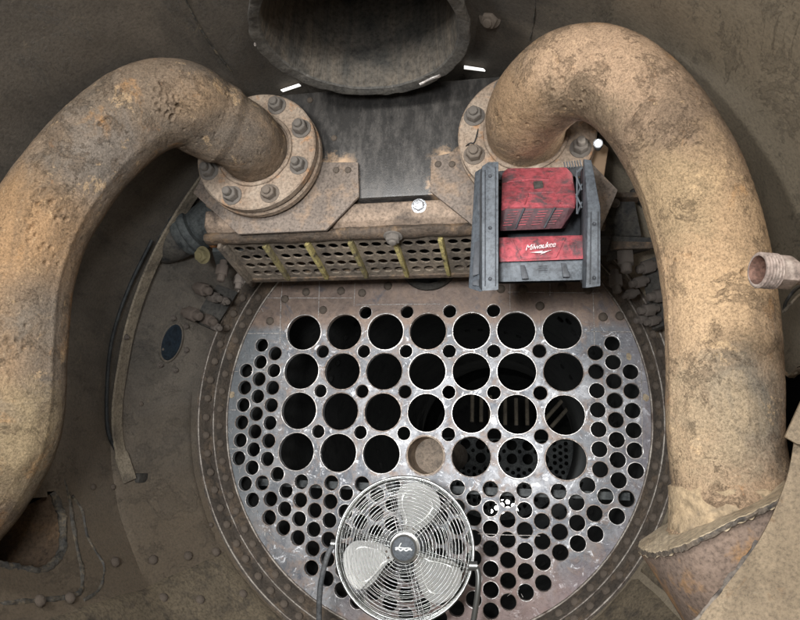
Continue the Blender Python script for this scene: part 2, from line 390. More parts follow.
M['fire_lamp'] = emit('firebox_lamp_lens', (1, .99, .95, 1), 12)

# shared little meshes
def hexbolt_mesh(m, name, af=1.0, h=.8, stub=.35, washer=True):
    """hex head on a washer with a chamfered crown, unit size, axis +Z"""
    b = MB()
    if washer: b.lathe([(0, 0), (1.32, 0), (1.34, .06), (1.30, .12), (0, .12)], n=24)
    z0 = .12 if washer else 0
    R = af
    hx = lambda r, z: [Vector((r * math.cos(PI / 6 + k * PI / 3), r * math.sin(PI / 6 + k * PI / 3), z)) for k in range(6)]
    b.loops([hx(R, z0), hx(R, z0 + h * .86), hx(R * .87, z0 + h)])
    if stub: b.lathe([(0, z0 + h), (.56, z0 + h), (.56, z0 + h + stub * .8), (.46, z0 + h + stub), (0, z0 + h + stub)], n=16)
    return b.mesh(name, m, smooth=30, bevel=.03, seg=1)
BOLT = hexbolt_mesh(M['bolt'], 'bolt'); BOLT_PALE = hexbolt_mesh(M['bolt_pale'], 'bolt')
BOLT_DARK = hexbolt_mesh(M['bolt_dark'], 'bolt', stub=.5); BOLT_ZINC = hexbolt_mesh(M['zinc'], 'bolt', stub=.12)
BOLT_LONG = hexbolt_mesh(M['bolt_pale'], 'bolt', stub=.6)
def stud_mesh(m, name):
    b = MB()
    hx = lambda r, z: [Vector((r * math.cos(k * PI / 3), r * math.sin(k * PI / 3), z)) for k in range(6)]
    b.loops([hx(1, 0), hx(1, 1.5), hx(.88, 1.62)])
    b.lathe([(.0, 1.6), (.62, 1.6), (.62, 2.5), (.5, 2.62), (0, 2.62)], n=14)
    b.lathe([(0, -.9), (.6, -.9), (.6, 0), (0, 0)], n=14)
    return b.mesh(name, m, smooth=30, bevel=.012, seg=1)
STUD = stud_mesh(M['bolt_dark'], 'stud'); STUD_P = stud_mesh(rough_mat('brown_stud', (112, 100, 91), (94, 84, 76), (76, 67, 60), 25, 160, .7, .15, bump=.0005), 'stud')
RIV = MB().lathe([(1.0, -.1), (1.0, .12), (.86, .42), (.55, .64), (0, .72)], n=14).mesh('rivet', M['rivet'], smooth=60)
def bolt(me, name, parent, p, d, s, spin=0.0, sz=None):
    q = zto(d) @ Matrix.Rotation(spin, 3, 'Z').to_quaternion()
    o = put(name, me, parent, at(parent, p), q.to_euler()); o.scale = (s, s, s) if sz is None else (s, s, sz)
    return o
def disc_ring(b, c, d, ro, ri, h, n=64, cham=.003):
    """flat ring, front face at c, axis d toward the viewer, thickness h behind it"""
    Mx = Matrix.Translation(c) @ zto(d).to_matrix().to_4x4()
    return b.lathe([(ri, -h), (ro, -h), (ro, -cham), (ro - cham, 0), (ri, 0), (ri, -h)], Mx, n)

def shellR(y):
    if y > -.1: return .85
    if y < -.45: return .97
    return .85 + .12 * (-.1 - y) / .35
def on_shell(x, y, z, off=0.0):                 # radial projection onto the shell
    v = Vector((x, 0, z - ZA)).normalized() * (shellR(y) - off)
    return Vector((v.x, y, v.z + ZA))
def shell_n(p):
    e = Vector((p[0], 0, p[2] - ZA)).normalized()
    return (-e - Vector((0, .343, 0))).normalized() if -.45 < p[1] < -.1 else -e

STACK_C = (-0.012, -1.065)
# ------------------------------------------------------------------ setting: shell, added dark enclosure, boiler inside
def in_poly(pt, poly):
    x, y = pt; r = False; n = len(poly)
    for i in range(n):
        x1, y1 = poly[i]; x2, y2 = poly[i - 1]
        if (y1 > y) != (y2 > y) and x < (x2 - x1) * (y - y1) / (y2 - y1) + x1: r = not r
    return r
HOLE_L = [(-0.9280,-0.9583,-0.3395),(-0.9167,-0.8367,-0.3743),(-0.9220,-0.7436,-0.3585),(-0.8996,-0.7226,-0.4199),(-0.8660,-0.7454,-0.4940),(-0.8491,-0.7831,-0.5259),(-0.8411,-0.8484,-0.5402),(-0.8538,-0.9448,-0.5174),(-0.8642,-1.0271,-0.4975),(-0.8714,-1.1036,-0.4830),(-0.9217,-1.1077,-0.3592)]
HOLE_R = [(0.9695,-0.6564,-0.0266),(0.9689,-0.7033,-0.0106),(0.9695,-0.7418,-0.0250),(0.9693,-0.8091,-0.0199),(0.9700,-0.9513,-0.0530),(0.9409,-0.9561,-0.2926),(0.9430,-0.7182,-0.2841),(0.9586,-0.5948,-0.2053),(0.9681,-0.5544,-0.1173)]
HL = [(p[1], p[2]) for p in HOLE_L]; HR = [(p[1], p[2]) for p in HOLE_R]
def build_shell():
    ny, nt = 190, 420
    ys = np.linspace(-.1, -2.15, ny); vs = []; fs = []
    for i, y in enumerate(ys):
        R = shellR(y)
        for k in range(nt):
            a = 2 * PI * k / nt
            x, z = math.sin(a), math.cos(a)
            d = .004 * noise.noise(Vector((x * 2.5, y * 2.5, z * 2.5))) + .0015 * noise.noise(Vector((x * 11, y * 11, z * 11)))
            vs.append(((R + d) * x, y, (R + d) * z + ZA))
    for i in range(ny - 1):
        for k in range(nt):
            a, b = i * nt + k, i * nt + (k + 1) % nt
            c4 = [vs[q] for q in (a, b, b + nt, a + nt)]
            mx = sum(q[0] for q in c4) / 4; my = sum(q[1] for q in c4) / 4; mz = sum(q[2] for q in c4) / 4
            if mz > .5 and math.hypot(mx - STACK_C[0], my - STACK_C[1]) < .248: continue
            if mx < -.4 and mz < 0 and in_poly((my, mz), HL): continue
            if mx > .6 and in_poly((my, mz), HR): continue
            fs.append((a, b, b + nt, a + nt))
    m = MB(); m.v = vs; m.f = fs
    o = put('smokebox_wall', m.mesh('smokebox_wall', M['shell'], smooth=60)); OFF[o.name] = Vector((0, 0, 0))
    return tag(o, kind='structure')
shell = build_shell()
encl = MB().lathe([(1.0, .0), (1.3, .02), (1.3, 2.15), (.99, 2.16)], Matrix.Translation((0, -.05, ZA)) @ zto((0, -1, 0)).to_matrix().to_4x4(), 64)  # unseen cylinder added round the shell to shut out the world light
tag(put('dark_enclosure', encl.mesh('dark_enclosure', M['black'])), kind='structure')
br = MB().lathe([(.80, .03), (.80, 4.8)], Matrix.Translation((0, 0, ZA)) @ zto((0, 1, 0)).to_matrix().to_4x4(), 96)
barrel = tag(put('boiler_barrel', br.mesh('boiler_barrel', M['inside'])), kind='structure'); OFF[barrel.name] = Vector((0, 0, 0))

BRIV = MB().lathe([(1.0, -.1), (.9, .4), (.5, .65), (0, .72)], n=10).mesh('rivet', M['inside'], smooth=60)
for yy in (1.1, 1.22, 2.6):
    for k in range(50):
        a = 2 * PI * (k + (yy > 1.2) * .5) / 50; o = put('rivet', BRIV, barrel, (.80 * math.cos(a), yy, ZA + .80 * math.sin(a)), zto((-math.cos(a), 0, -math.sin(a))).to_euler()); o.scale = (.022,) * 3
def shell_plate(name, y0, y1, a0, a1, th, m, parent, ny=30, na=40, wob=.0):
    """curved lining plate lying on the shell; angles from straight down, positive to +x"""
    b = MB(); L = []
    def pt(y, a, off):
        R = shellR(y) - off; return Vector((R * math.sin(a), y, ZA - R * math.cos(a)))
    vs = []; fs = []
    for i in range(ny + 1):
        for k in range(na + 1):
            y = y0 + (y1 - y0) * i / ny; a = a0 + (a1 - a0) * k / na
            e = min(i, ny - i, k, na - k)
            if wob:
                y += wob * noise.noise(Vector((a * 9, i * .3, 1))); a += wob * noise.noise(Vector((y * 9, k * .3, 2)))
            vs.append(pt(y, a, th * (1 if e > 0 else -.3) + .001 * noise.noise(Vector((y * 8, a * 8, 0)))))
    for i in range(ny):
        for k in range(na):
            a = i * (na + 1) + k; fs.append((a, a + 1, a + na + 2, a + na + 1))
    b.v = vs; b.f = fs
    return part(name, b, m, parent, smooth=40)
shell_plate('floor_plate', -.12, -1.5, -.93, .93, .012, M['shell_plate'], shell, 40, 70, .006)
shell_plate('lining_plate', -.14, -.47, -1.62, -.955, .007, M['shell'], shell, 20, 30, .004)
shell_plate('lining_plate', -.14, -.42, .945, 1.3, .009, M['shell_plate'], shell, 20, 24, .006)

def shell_rivet(p, s): bolt(RIV, 'rivet', shell, p, shell_n(p), s)
for p in [(-0.8167,-0.5784,-0.5577),(-0.7927,-0.4153,-0.5734),(-0.7407,-0.2920,-0.5750),(-0.6954,-0.1832,-0.5740),(-0.7292,-0.4428,-0.6745),(-0.6608,-0.3366,-0.6958),(-0.5824,-0.1869,-0.7003),(-0.7822,-0.8052,-0.6101),(-0.7901,-0.9041,-0.5988)]:
    shell_rivet(p, .015)
for p in [(-0.9336,-0.3626,-0.0859),(-0.9201,-0.5799,-0.3513),(-0.9189,-0.4827,-0.3550),(-0.7419,-0.1455,-0.4911)]: shell_rivet(p, .009)
# weld seams on the shell
def seam(name, pts, r, m, parent, n=60, rough=.5):
    pth = [Vector(p) + shell_n(p) * (.003 * noise.noise(Vector(p) * 30) - (.5 * r if r > .005 else 0)) for p in spline(pts, n)]
    return part(name, MB().tube(pth, r, 8, rough=rough), m, parent, smooth=60)
seam('weld_seam', [(-0.4140,-1.1974,0.8191),(-0.4260,-1.1112,0.8134),(-0.4335,-1.0103,0.8096),(-0.4338,-0.8892,0.8095)], .0022, M['weld'], shell, rough=1.2)
seam('weld_seam', [(0.4085,-1.0614,0.8217),(0.4042,-0.9653,0.8237),(0.3942,-0.8801,0.8282)], .0016, M['weld'], shell, rough=1.2)
seam('weld_bead', [(-0.9329,-0.6969,-0.3225),(-0.9137,-0.6837,-0.3828),(-0.8875,-0.6910,-0.4485),(-0.8566,-0.6972,-0.5122),(-0.8219,-0.7138,-0.5721),(-0.7985,-0.7455,-0.6077),(-0.7983,-0.8221,-0.6080),(-0.8081,-0.9488,-0.5936),(-0.8186,-1.0575,-0.5774)], .008, M['weld'], shell, 160, .45)
seam('weld_bead', [(-0.9173,-0.6727,-0.3725),(-0.9025,-0.6404,-0.4125),(-0.8732,-0.6435,-0.4793),(-0.8444,-0.6225,-0.5343),(-0.8269,-0.6136,-0.5641),(-0.8065,-0.6401,-0.5959),(-0.7910,-0.6832,-0.6184),(-0.7850,-0.7435,-0.6267)], .0055, M['weld'], shell, 140, .45)
seam('ragged_lip', [(-0.9220,-0.7436,-0.3585),(-0.8996,-0.7226,-0.4199),(-0.8660,-0.7454,-0.4940),(-0.8491,-0.7831,-0.5259),(-0.8411,-0.8484,-0.5402),(-0.8538,-0.9448,-0.5174),(-0.8642,-1.0271,-0.4975),(-0.8714,-1.1036,-0.4830)], .010, M['weld'], shell, 160, .8)
seam('torn_edge', [(0.9700,-0.6054,-0.0508),(0.9696,-0.6620,-0.0297),(0.9691,-0.7146,-0.0144),(0.9696,-0.7468,-0.0279),(0.9693,-0.8145,-0.0207),(0.9700,-0.9513,-0.0530)], .006, M['sheet'], shell, 50, .9)
# rusty pocket behind the left opening
pk = MB().loops([[Vector((x * 1.0, y, z)) for x, y, z in HOLE_L[2:8]], [Vector((x * 1.16, y - .06, z * 1.2 - .02)) for x, y, z in HOLE_L[2:8]]], closed=False, caps=False)
part('pocket_side', pk, rough_mat('dusty_rust_pocket', (92, 76, 61), (78, 66, 55), (106, 84, 62), 7, 110, .9), shell, smooth=60)
# oval inspection opening ringed with little bolts
hb = MB(); cen = Vector((-0.8875,-0.3016,0.1402)); nn = shell_n(cen)
def ring_on(b, cen, nn, r0, r1, h0, h1, n=40):
    u_ = (Vector((0, 1, 0)) - nn * nn.y).normalized(); w_ = nn.cross(u_).normalized()
    L = [[cen + u_ * (.62 * r * math.cos(2 * PI * k / n)) + w_ * (r * math.sin(2 * PI * k / n)) + nn * h for k in range(n)] for r, h in ((r0, h0), (r1, h0), (r1, h1), (r0, h1), (r0, h0))]
    return b.loops(L, True, False)
op = thing('inspection_opening', cen, 'round dark blue opening in the left shell wall ringed with small bolts', 'opening')
d_ = MB(); u_ = (Vector((0, 1, 0)) - nn * nn.y).normalized(); w_ = nn.cross(u_)
d_.loops([[cen + nn * .008 + (u_ * .62 * math.cos(2 * PI * k / 32) + w_ * math.sin(2 * PI * k / 32)) * .067 for k in range(32)], [cen + nn * .0085 + (u_ * .62 * math.cos(2 * PI * k / 32) + w_ * math.sin(2 * PI * k / 32)) * .066 for k in range(32)]])
part('cover_disc', d_, rough_mat('blue_black_cover', (26, 36, 46), (34, 44, 52), (20, 26, 32), 6, 90, .5), op)
part('rim', ring_on(MB(), cen, nn, .066, .073, .004, .010), M['shell'], op)
for px in [(-0.9056,-0.3247,0.1110),(-0.9099,-0.3124,0.0557),(-0.8882,-0.2466,0.0466),(-0.8671,-0.2220,0.1240),(-0.8577,-0.2562,0.2074),(-0.8753,-0.3198,0.2242)]: bolt(BOLT_DARK, 'bolt', op, px, shell_n(px), .009)

# ------------------------------------------------------------------ tube sheet
FLUE = [((j - 3) * .165, (1.5 - i) * .1528) for i in range(4) for j in range(7)]
MIDS = [((j - 2.5) * .165, (1 - i) * .1528) for i in range(3) for j in range(6)] + [((j - 1.5) * .165, .3056) for j in range(4)]
SMALL = []
for s in (-1, 1):
    SMALL += [(s * .6085, .1455 - k * .0675) for k in range(7)]
    SMALL += [(s * .6675, .1790 - k * .0675) for k in range(8)]
    SMALL += [(s * .7250, .0775 - k * .0675) for k in range(6)]
    SMALL += [(s * .564, -.314), (s * .622, -.348), (s * .656, -.411), (s * .690, -.353)]
for k in range(-10, 11):
    z = -.338 if k % 2 == 0 else -.372
    if abs(k) == 10: z = -.405
    while math.hypot(k * .0584, z - ZA) < .7175:
        SMALL.append((k * .0584, z)); z -= .0662
ts = thing('tube_sheet', (0, 0, ZA), 'round drilled steel tube sheet with rows of large and small holes', 'tube sheet')
def circ(c, r, n): return [(c[0] + r * math.cos(2 * PI * k / n), c[1] + r * math.sin(2 * PI * k / n)) for k in range(n)]
loops_ = [circ((0, ZA), .792, 160)] + [circ(c, .0705 + random.uniform(-.0006, .0006), 56) for c in FLUE] + [circ(c, .0254, 28) for c in MIDS] + [circ(c, .0276 + random.uniform(-.0005, .0005), 30) for c in SMALL] + [circ((.0, .505), .105, 48)]
vs, fs = curve_plate(loops_, .011, .0012, 'plate_outline')
m = MB(); m.v = [(v.x, v.z + .0125, v.y) for v in vs]; m.f = fs
plate = part('plate', m, M['tube_sheet'], ts, smooth=35)
def rim_mesh(r, w, h, mt): return MB().lathe([(r, -.004), (r, h), (r + w * .5, h * 1.25), (r + w, h * .3), (r + w, -.004)], n=40).mesh('hole_rim', mt, smooth=50)
M['rim_metal'] = rough_mat('cut_steel_rim', (216, 212, 208), (186, 178, 172), (130, 116, 108), 14, 120, .42, .55, bump=.0005)
M['rim_brown'] = rough_mat('brown_steel_rim', (150, 136, 126), (118, 104, 96), (196, 188, 180), 16, 120, .55, .4, bump=.0008)
def rim_wob(r, w, h, mt, sd):
    L = []
    for rr, zz in ((r, -.004), (r, h), (r + w * .5, h * 1.3), (r + w, h * .2), (r + w, -.004)):
        L.append([Vector(((rr + (w * .45 * noise.noise(Vector((math.cos(2 * PI * k / 44) * 2.5, math.sin(2 * PI * k / 44) * 2.5, sd))) if rr > r + w * .9 else 0)) * math.cos(2 * PI * k / 44), (rr + (w * .45 * noise.noise(Vector((math.cos(2 * PI * k / 44) * 2.5, math.sin(2 * PI * k / 44) * 2.5, sd))) if rr > r + w * .9 else 0)) * math.sin(2 * PI * k / 44), zz)) for k in range(44)])
    return MB().loops(L, True, False).mesh('hole_rim', mt, smooth=50)
for lst, r0, w0, h0 in ((FLUE, .0698, .0046, .0012), (MIDS, .0249, .0026, .0008), (SMALL, .0270, .0026, .0008)):
    var = [rim_wob(r0, w0 * wf, h0, M[mn], sd) for wf, mn, sd in ((1, 'rim_metal', 1.1), (.75, 'rim_metal', 4.2), (.9, 'rim_brown', 7.7), (.6, 'rim_brown', 9.1))]
    for (x, z) in lst:
        put('hole_rim', random.choice(var), ts, (x, 0, z - ZA), (zto((0, -1, 0)) @ Matrix.Rotation(random.uniform(0, 6), 3, 'Z').to_quaternion()).to_euler())
fl = MB().lathe([(.0685, -.002), (.0685, .9), (.0662, .9), (.0662, -.002), (.0685, -.002)], Matrix.Translation((0, 0, -1.5 * .1528)) @ zto((0, 1, 0)).to_matrix().to_4x4(), 48)
part('flue_tube', fl, rough_mat('tan_flue_tube', (176, 158, 138), (150, 132, 114), (120, 104, 90), 8, 90, .8), ts, fix=False)
cap = MB().lathe([(0, .16), (.0660, .16), (.0660, .17), (0, .17)], Matrix.Translation((0, 0, -1.5 * .1528)) @ zto((0, 1, 0)).to_matrix().to_4x4(), 40)
part('flue_plug', cap, rough_mat('tan_plug', (122, 108, 94), (110, 98, 86), (94, 84, 74), 8, 90, .8), ts)
# knuckle rim around the sheet, stepping forward to the smokebox
kn = MB().lathe([(.788, -.002), (.792, .012), (.802, .030), (.812, .050), (.818, .056), (.826, .060), (.832, .080), (.842, .110), (.850, .118), (.856, .120)], Matrix.Translation((0, 0, ZA)) @ zto((0, -1, 0)).to_matrix().to_4x4(), 160)
part('rim_flange', kn, M['knuckle'], ts, smooth=60)
def ringtube(R, y, r, mt, name, rough=.25, flat=1):
    p = [Vector((R * math.cos(2 * PI * k / 200), y, ZA + R * math.sin(2 * PI * k / 200))) for k in range(200)]
    return part(name, MB().tube(p, r, 8, closed=True, rough=rough), mt, ts, smooth=70)
ringtube(.789, -.004, .0050, M['rim_edge'], 'edge_bead', .5)
ringtube(.818, -.058, .0032, M['rim_edge'], 'step_edge')
ringtube(.848, -.117, .0036, M['rim_edge'], 'step_edge')
for k in range(76):
    a = 2 * PI * k / 76 + .02; jit = random.uniform(-.006, .006)
    for R, y, da in ((.806, -.034, 0), (.834, -.088, PI / 76)):
        p = Vector((R * math.cos(a + da + jit), y, ZA + R * math.sin(a + da + jit)))
        bolt(RIV, 'rivet', ts, p, Vector((-math.cos(a + da) * .8, -.9, -math.sin(a + da) * .8)), .0150)
for p in [(-0.5831,-0.0010,0.3662),(-0.4963,-0.0010,0.3934),(-0.3508,-0.0010,0.3944),(-0.4208,-0.0010,0.3184),(-0.2646,-0.0010,0.3844),(-0.1608,-0.0010,0.4105),(0.2759,-0.0010,0.3887),(0.3573,-0.0010,0.3869),(0.4993,-0.0010,0.3914),(0.4182,-0.0010,0.3205),(0.6402,-0.0010,0.2760),(0.6991,-0.0010,0.2789),(-0.6400,-0.0010,0.2766),(0.5916,-0.0010,0.3779)]:
    bolt(RIV, 'rivet', ts, p, (0, -1, 0), .0165)
dr = MB(); disc_ring(dr, (0, -.03, .505), (0, -1, 0), .118, .095, .034, 56, .008)
part('dry_pipe_ring', dr, M['dark_casting'], ts)
# chalk layout lines, thin crusts of chalk standing a hair proud
def chalk(p, q, w=.0034):
    p = Vector(p); q = Vector(q); d = (q - p); L = d.length; d.normalize(); n_ = d.cross(Vector((0, 1, 0)))
    b = MB(); N = max(4, int(L / .012)); top = []; bot = []
    for i in range(N + 1):
        c_ = p + d * (L * i / N); ww = w * (.5 + .45 * noise.noise(c_ * 70) + .25); o_ = n_ * (.0010 * noise.noise(c_ * 40))
        top.append(c_ + n_ * ww * .5 + o_); bot.append(c_ - n_ * ww * .5 + o_)
    for k in (0,):
        f = [Vector((v.x, -.0016, v.z)) for v in top + bot[::-1]]; bk = [Vector((v.x, -.0002, v.z)) for v in top + bot[::-1]]
        b.loops([f, bk])
    part('chalk_line', b, M['chalk'], ts, smooth=0, fix=True)
for p, q in [((-0.5977,0.0000,0.4418),(-0.6006,0.0000,0.3668)),((-0.4428,0.0000,0.4380),(-0.4378,0.0000,0.2865)),((-0.2952,0.0000,0.4261),(-0.2949,0.0000,0.3327)),((-0.7085,0.0000,0.3730),(-0.3046,0.0000,0.3652)),((-0.2870,0.0000,0.3366),(0.0449,0.0000,0.3349)),((-0.7648,0.0000,0.2269),(-0.5773,0.0000,0.2254)),((-0.6003,0.0000,0.3626),(-0.5909,0.0000,0.1833)),
             ((-0.7976,0.0000,0.0735),(-0.7591,0.0000,0.0736)),((-0.7040,0.0000,0.0738),(-0.6368,0.0000,0.0740)),((-0.7956,0.0000,-0.0780),(-0.7535,0.0000,-0.0774)),((-0.7768,0.0000,-0.2268),(-0.6984,0.0000,-0.2248)),((0.3096,0.0000,0.4155),(0.3084,0.0000,0.3073)),((0.4567,0.0000,0.4196),(0.4552,0.0000,0.3582)),((0.3018,0.0000,0.3767),(0.6336,0.0000,0.3659)),
             ((0.6094,0.0000,0.3778),(0.6065,0.0000,0.1701)),((0.5720,0.0000,0.2234),(0.7543,0.0000,0.2200)),((0.7662,0.0000,0.1910),(0.7492,0.0000,-0.2070)),((0.7481,0.0000,0.0419),(0.7747,0.0000,0.0421)),((0.7438,0.0000,-0.2171),(0.7600,0.0000,-0.2166)),((0.1900,0.0000,-0.4901),(0.4011,0.0000,-0.4861)),((-0.6092,0.0000,-0.5086),(-0.5856,0.0000,-0.5075)),((-0.5986,0.0000,-0.4940),(-0.5951,0.0000,-0.5360))]:
    chalk(p, q)
for p in [(-0.7654,0.0000,0.0955),(-0.7571,0.0000,-0.0386),(-0.7581,0.0000,-0.1619),(-0.7237,0.0000,-0.3074),(-0.6418,0.0000,-0.4533),(-0.5672,0.0000,-0.5416),(0.6827,0.0000,0.1482),(0.3312,0.0000,-0.6747),(0.2911,0.0000,-0.6836),(-0.6784,0.0000,0.3226),(-0.7366,0.0000,0.2492),(0.7733,0.0000,0.0771)]:
    P0 = Vector(p)
    for k in range(3):
        a = P0 + Vector((random.uniform(-.012, .012), 0, random.uniform(-.01, .01))); chalk(a, a + Vector((random.uniform(-.012, .012), 0, random.uniform(.006, .016))), .0018)
# flakes of tan scale stuck to the sheet
for p in [(0.7225,0.0000,0.1302),(0.7715,0.0000,-0.0135),(-0.7759,0.0000,-0.0193)]:
    b = MB(); P0 = Vector(p); pts = []
    for k in range(14):
        a = 2 * PI * k / 14; r = .013 * (1 + .5 * noise.noise(Vector((k * 1.7, p[0] * 9, 0)))); pts.append(P0 + Vector((r * math.cos(a) * .8, -.0002, r * math.sin(a))))
    b.loops([pts, [q + Vector((0, -.002, 0)) for q in pts]])
    part('scale_flake', b, M['clay'], ts)

# ------------------------------------------------------------------ inside the boiler
rt = thing('rear_tube_sheet', (0, 4.8, ZA), 'far drilled plate seen through the lower right flue holes', 'tube sheet')
rl = [[q for q in circ((0, ZA), .80, 160) if q[1] < -.005]]
for i in range(4):
    for j in range(7):
        if i > 1: rl.append(circ(((j - 3) * .165, (1.5 - i) * .1528 - (.0 if i > 2 else .012)), .056, 24))
for (x, z) in MIDS[:18] + SMALL:
    if z < -.03: rl.append(circ((x, z), .022, 12))
vs, fs = curve_plate(rl, .008, 0, 'rear_outline')
m = MB(); m.v = [(v.x, v.z + 4.8, v.y) for v in vs]; m.f = fs
part('plate', m, M['inside_steel'], rt, smooth=0)
fb = MB().lathe([(.95, 4.83), (.95, 6.6), (0, 6.6)], Matrix.Translation((0, 0, ZA)) @ zto((0, 1, 0)).to_matrix().to_4x4(), 32)
tag(put('firebox_wall', fb.mesh('firebox_wall', M['inside'])), kind='structure')
fla = thing('firebox_lamp', (0, 5.6, 0), 'small bright lamp shining through holes of the far plate', 'lamp')
lp = (0.0552,5.6000,-0.8530)
part('lens', MB().lathe([(0, 0), (.16, 0), (.16, .03), (0, .03)], Matrix.Translation(lp) @ zto((0, -1, 0)).to_matrix().to_4x4(), 24), M['fire_lamp'], fla)
part('housing', MB().lathe([(0, -.05), (.08, -.05), (.18, .0), (.18, .028), (.163, .028), (.163, 0), (0, 0)], Matrix.Translation(lp) @ zto((0, -1, 0)).to_matrix().to_4x4(), 24), M['plastic_dark'], fla)
def point(name, loc, e, c, r=.03):
    d = bpy.data.lights.new(name, 'POINT'); d.energy = e; d.color = c; d.shadow_soft_size = r
    o = bpy.data.objects.new(name, d); col.objects.link(o); o.location = loc
point('boiler_inside_lamp', (.50, 3.7, -.25), 2.6, (.95, 1, 1))
point('boiler_front_fill', (.25, 1.5, .30), .45, (.95, 1, 1))  # added fill that faintly lights the dark barrel inside
RODS = [(-0.2234,4.4000,0.2997), (-0.1308,4.4000,0.3009), (-0.0387,4.4000,0.3021), (0.1134,4.4000,0.2738), (0.2242,4.4000,0.2753), (0.3343,4.4000,0.2769), (0.5819,4.4000,0.2804), (0.6891,4.4000,0.2621)]
RODN = ['first', 'second', 'third', 'fourth', 'fifth', 'sixth', 'seventh', 'eighth']
for i, p in enumerate(RODS):
    lean = .0 if i < 6 else .12
    ro = MB().tube([(p[0] - lean, 4.4, p[2] - .17), (p[0] + lean, 4.45, p[2] + .10)], .020, 10)
    tag(put('stay_rod', ro.mesh('stay_rod', M['strip'])), 'grey upright stay rod seen through third flue row, %s from the left' % RODN[i], 'rod', 'stay rods inside the boiler')
bd = MB().box((0, .16, -.352), (1.44, .05, .028)); bo = put('cross_bar', bd.mesh('cross_bar', M['inside_steel'], bevel=.003))
tag(bo, 'grey horizontal bar showing through the top row of small lower holes', 'bar')

# ------------------------------------------------------------------ superheater header
HY = -.70
hd = thing('superheater_header', (0, -.5, .36), 'black and tan header casting with drilled underside hanging above tube sheet', 'header')
body = MB().prism([(-.58, HY, .487), (.58, HY, .487), (.60, HY, .60), (.36, HY, .845), (-.36, HY, .845), (-.60, HY, .60)], (0, .36, 0))
part('body', body, M['header_black'], hd, bevel=.006)
beam = MB().prism([(-.585, -.655, .40), (-.585, -.690, .425), (-.585, -.690, .475), (-.585, -.660, .486), (-.585, -.60, .486), (-.585, -.60, .40)], (1.17, 0, 0))
part('front_beam', beam, M['beam'], hd, bevel=.008, seg=3)
# greasy cast lower edge of the beam
N = 150; L = []
for i in range(N + 1):
    x = -.585 + 1.17 * i / N; lp_ = []
    for k in range(10):
        a = 2 * PI * k / 10; q = Vector((x, -.655 + .030 * math.cos(a), .396 + .018 * math.sin(a)))
        lp_.append(q * 1.0 + Vector((0, math.cos(a), math.sin(a))) * (.006 * noise.noise(q * Vector((14, 40, 40)) if False else Vector((x * 14, k * .5, 0)))))
    L.append(lp_)
part('cast_lower_edge', MB().loops(L), M['beam_dark'], hd, smooth=60)
def gusset(pts, y0):
    b = MB().prism(pts, (0, .012, 0)); return part('gusset_plate', b, M['gusset'], hd, bevel=.0025)
gusset([(-0.1925,-0.7160,0.5995),(-0.1011,-0.7160,0.5936),(-0.0934,-0.7160,0.4874),(-0.1864,-0.7160,0.3883),(-0.4565,-0.7160,0.3870),(-0.6160,-0.7160,0.5248),(-0.5580,-0.7160,0.6631)], 0)
gusset([(0.1133,-0.7160,0.5952),(0.2015,-0.7160,0.6108),(0.4716,-0.7160,0.6522),(0.6157,-0.7160,0.4669),(0.5651,-0.7160,0.3516),(0.2357,-0.7160,0.3824),(0.1123,-0.7160,0.4916)], 0)
for p in [(-0.1659,-0.7180,0.5716),(-0.1295,-0.7180,0.5693),(0.1340,-0.7180,0.5713),(0.1738,-0.7180,0.5688),(-0.1829,-0.7020,0.6832),(-0.2666,-0.7020,0.8165)]:
    bolt(RIV, 'rivet', hd, p, (0, -1, 0), .0095, sz=.008)
bolt(BOLT_ZINC, 'bright_bolt', hd, (0.0773,-0.6900,0.4587), (0, -1, -.1), .0165)
nut = bolt(BOLT_PALE, 'square_nut', hd, (0.0006,-0.6720,0.3781), (0, -.25, -1), .021)
# drilled underside: an inclined plate between cross bars
A0, A1 = Vector((-.538, -.63, .384)), Vector((.534, -.63, .384)); B0 = Vector((-.538, -.43, .332))
ux = Vector((1, 0, 0)); uv = (B0 - A0); HV = uv.length; uv.normalize(); un = ux.cross(uv).normalized()
if un.z > 0: un = -un
W = A1.x - A0.x
pl = [[(0, 0), (W, 0), (W, HV), (0, HV)]]
nb = 8; bay = W / nb
for bidx in range(nb):
    for r in range(4):
        for c_ in range(3):
            cx = bay * (bidx + .24 + .29 * c_) + .004 * (r % 2); cy = HV * (.14 + .235 * r)
            pl.append([(cx + .0160 * math.cos(2 * PI * k / 18), cy + .0150 * math.sin(2 * PI * k / 18)) for k in range(18)])
vs, fs = curve_plate(pl, .0028, 0, 'drilled')
m = MB(); m.v = [tuple(A0 + ux * v.x + uv * v.y - un * (v.z + .004)) for v in vs]; m.f = fs
part('drilled_plate', m, M['perf'], hd, smooth=30)
part('plate_backing', MB().prism([A0 - un * .07 + uv * .01, A1 - un * .07 + uv * .01, A1 - un * .07 + uv * HV, A0 - un * .07 + uv * HV], -un * .03), M['black'], hd)
for k in range(nb + 1):
    x = bay * k; yel = M['yellow'] if k in (2, 4, 5) else M['dull_yellow'] if k in (1, 3) else M['perf']
    a = A0 + ux * x; b_ = a + uv * HV
    mb = MB().hull([a + ux * s * .008 - un * .004 for s in (-1, 1)] + [b_ + ux * s * .008 - un * .004 for s in (-1, 1)] + [a + ux * s * .006 + un * .020 - uv * .012 for s in (-1, 1)] + [b_ + ux * s * .006 + un * .012 for s in (-1, 1)] + [(a + b_) / 2 + ux * s * .007 + un * .010 for s in (-1, 1)])
    part('cross_bar', mb, yel, hd, bevel=.002)
part('rear_lip', MB().prism([B0 + un * .004, B0 + un * .004 + uv * .022, B0 + uv * .022 - un * .045, B0 - un * .045], (W, 0, 0)), M['beam_dark'], hd, bevel=.003)
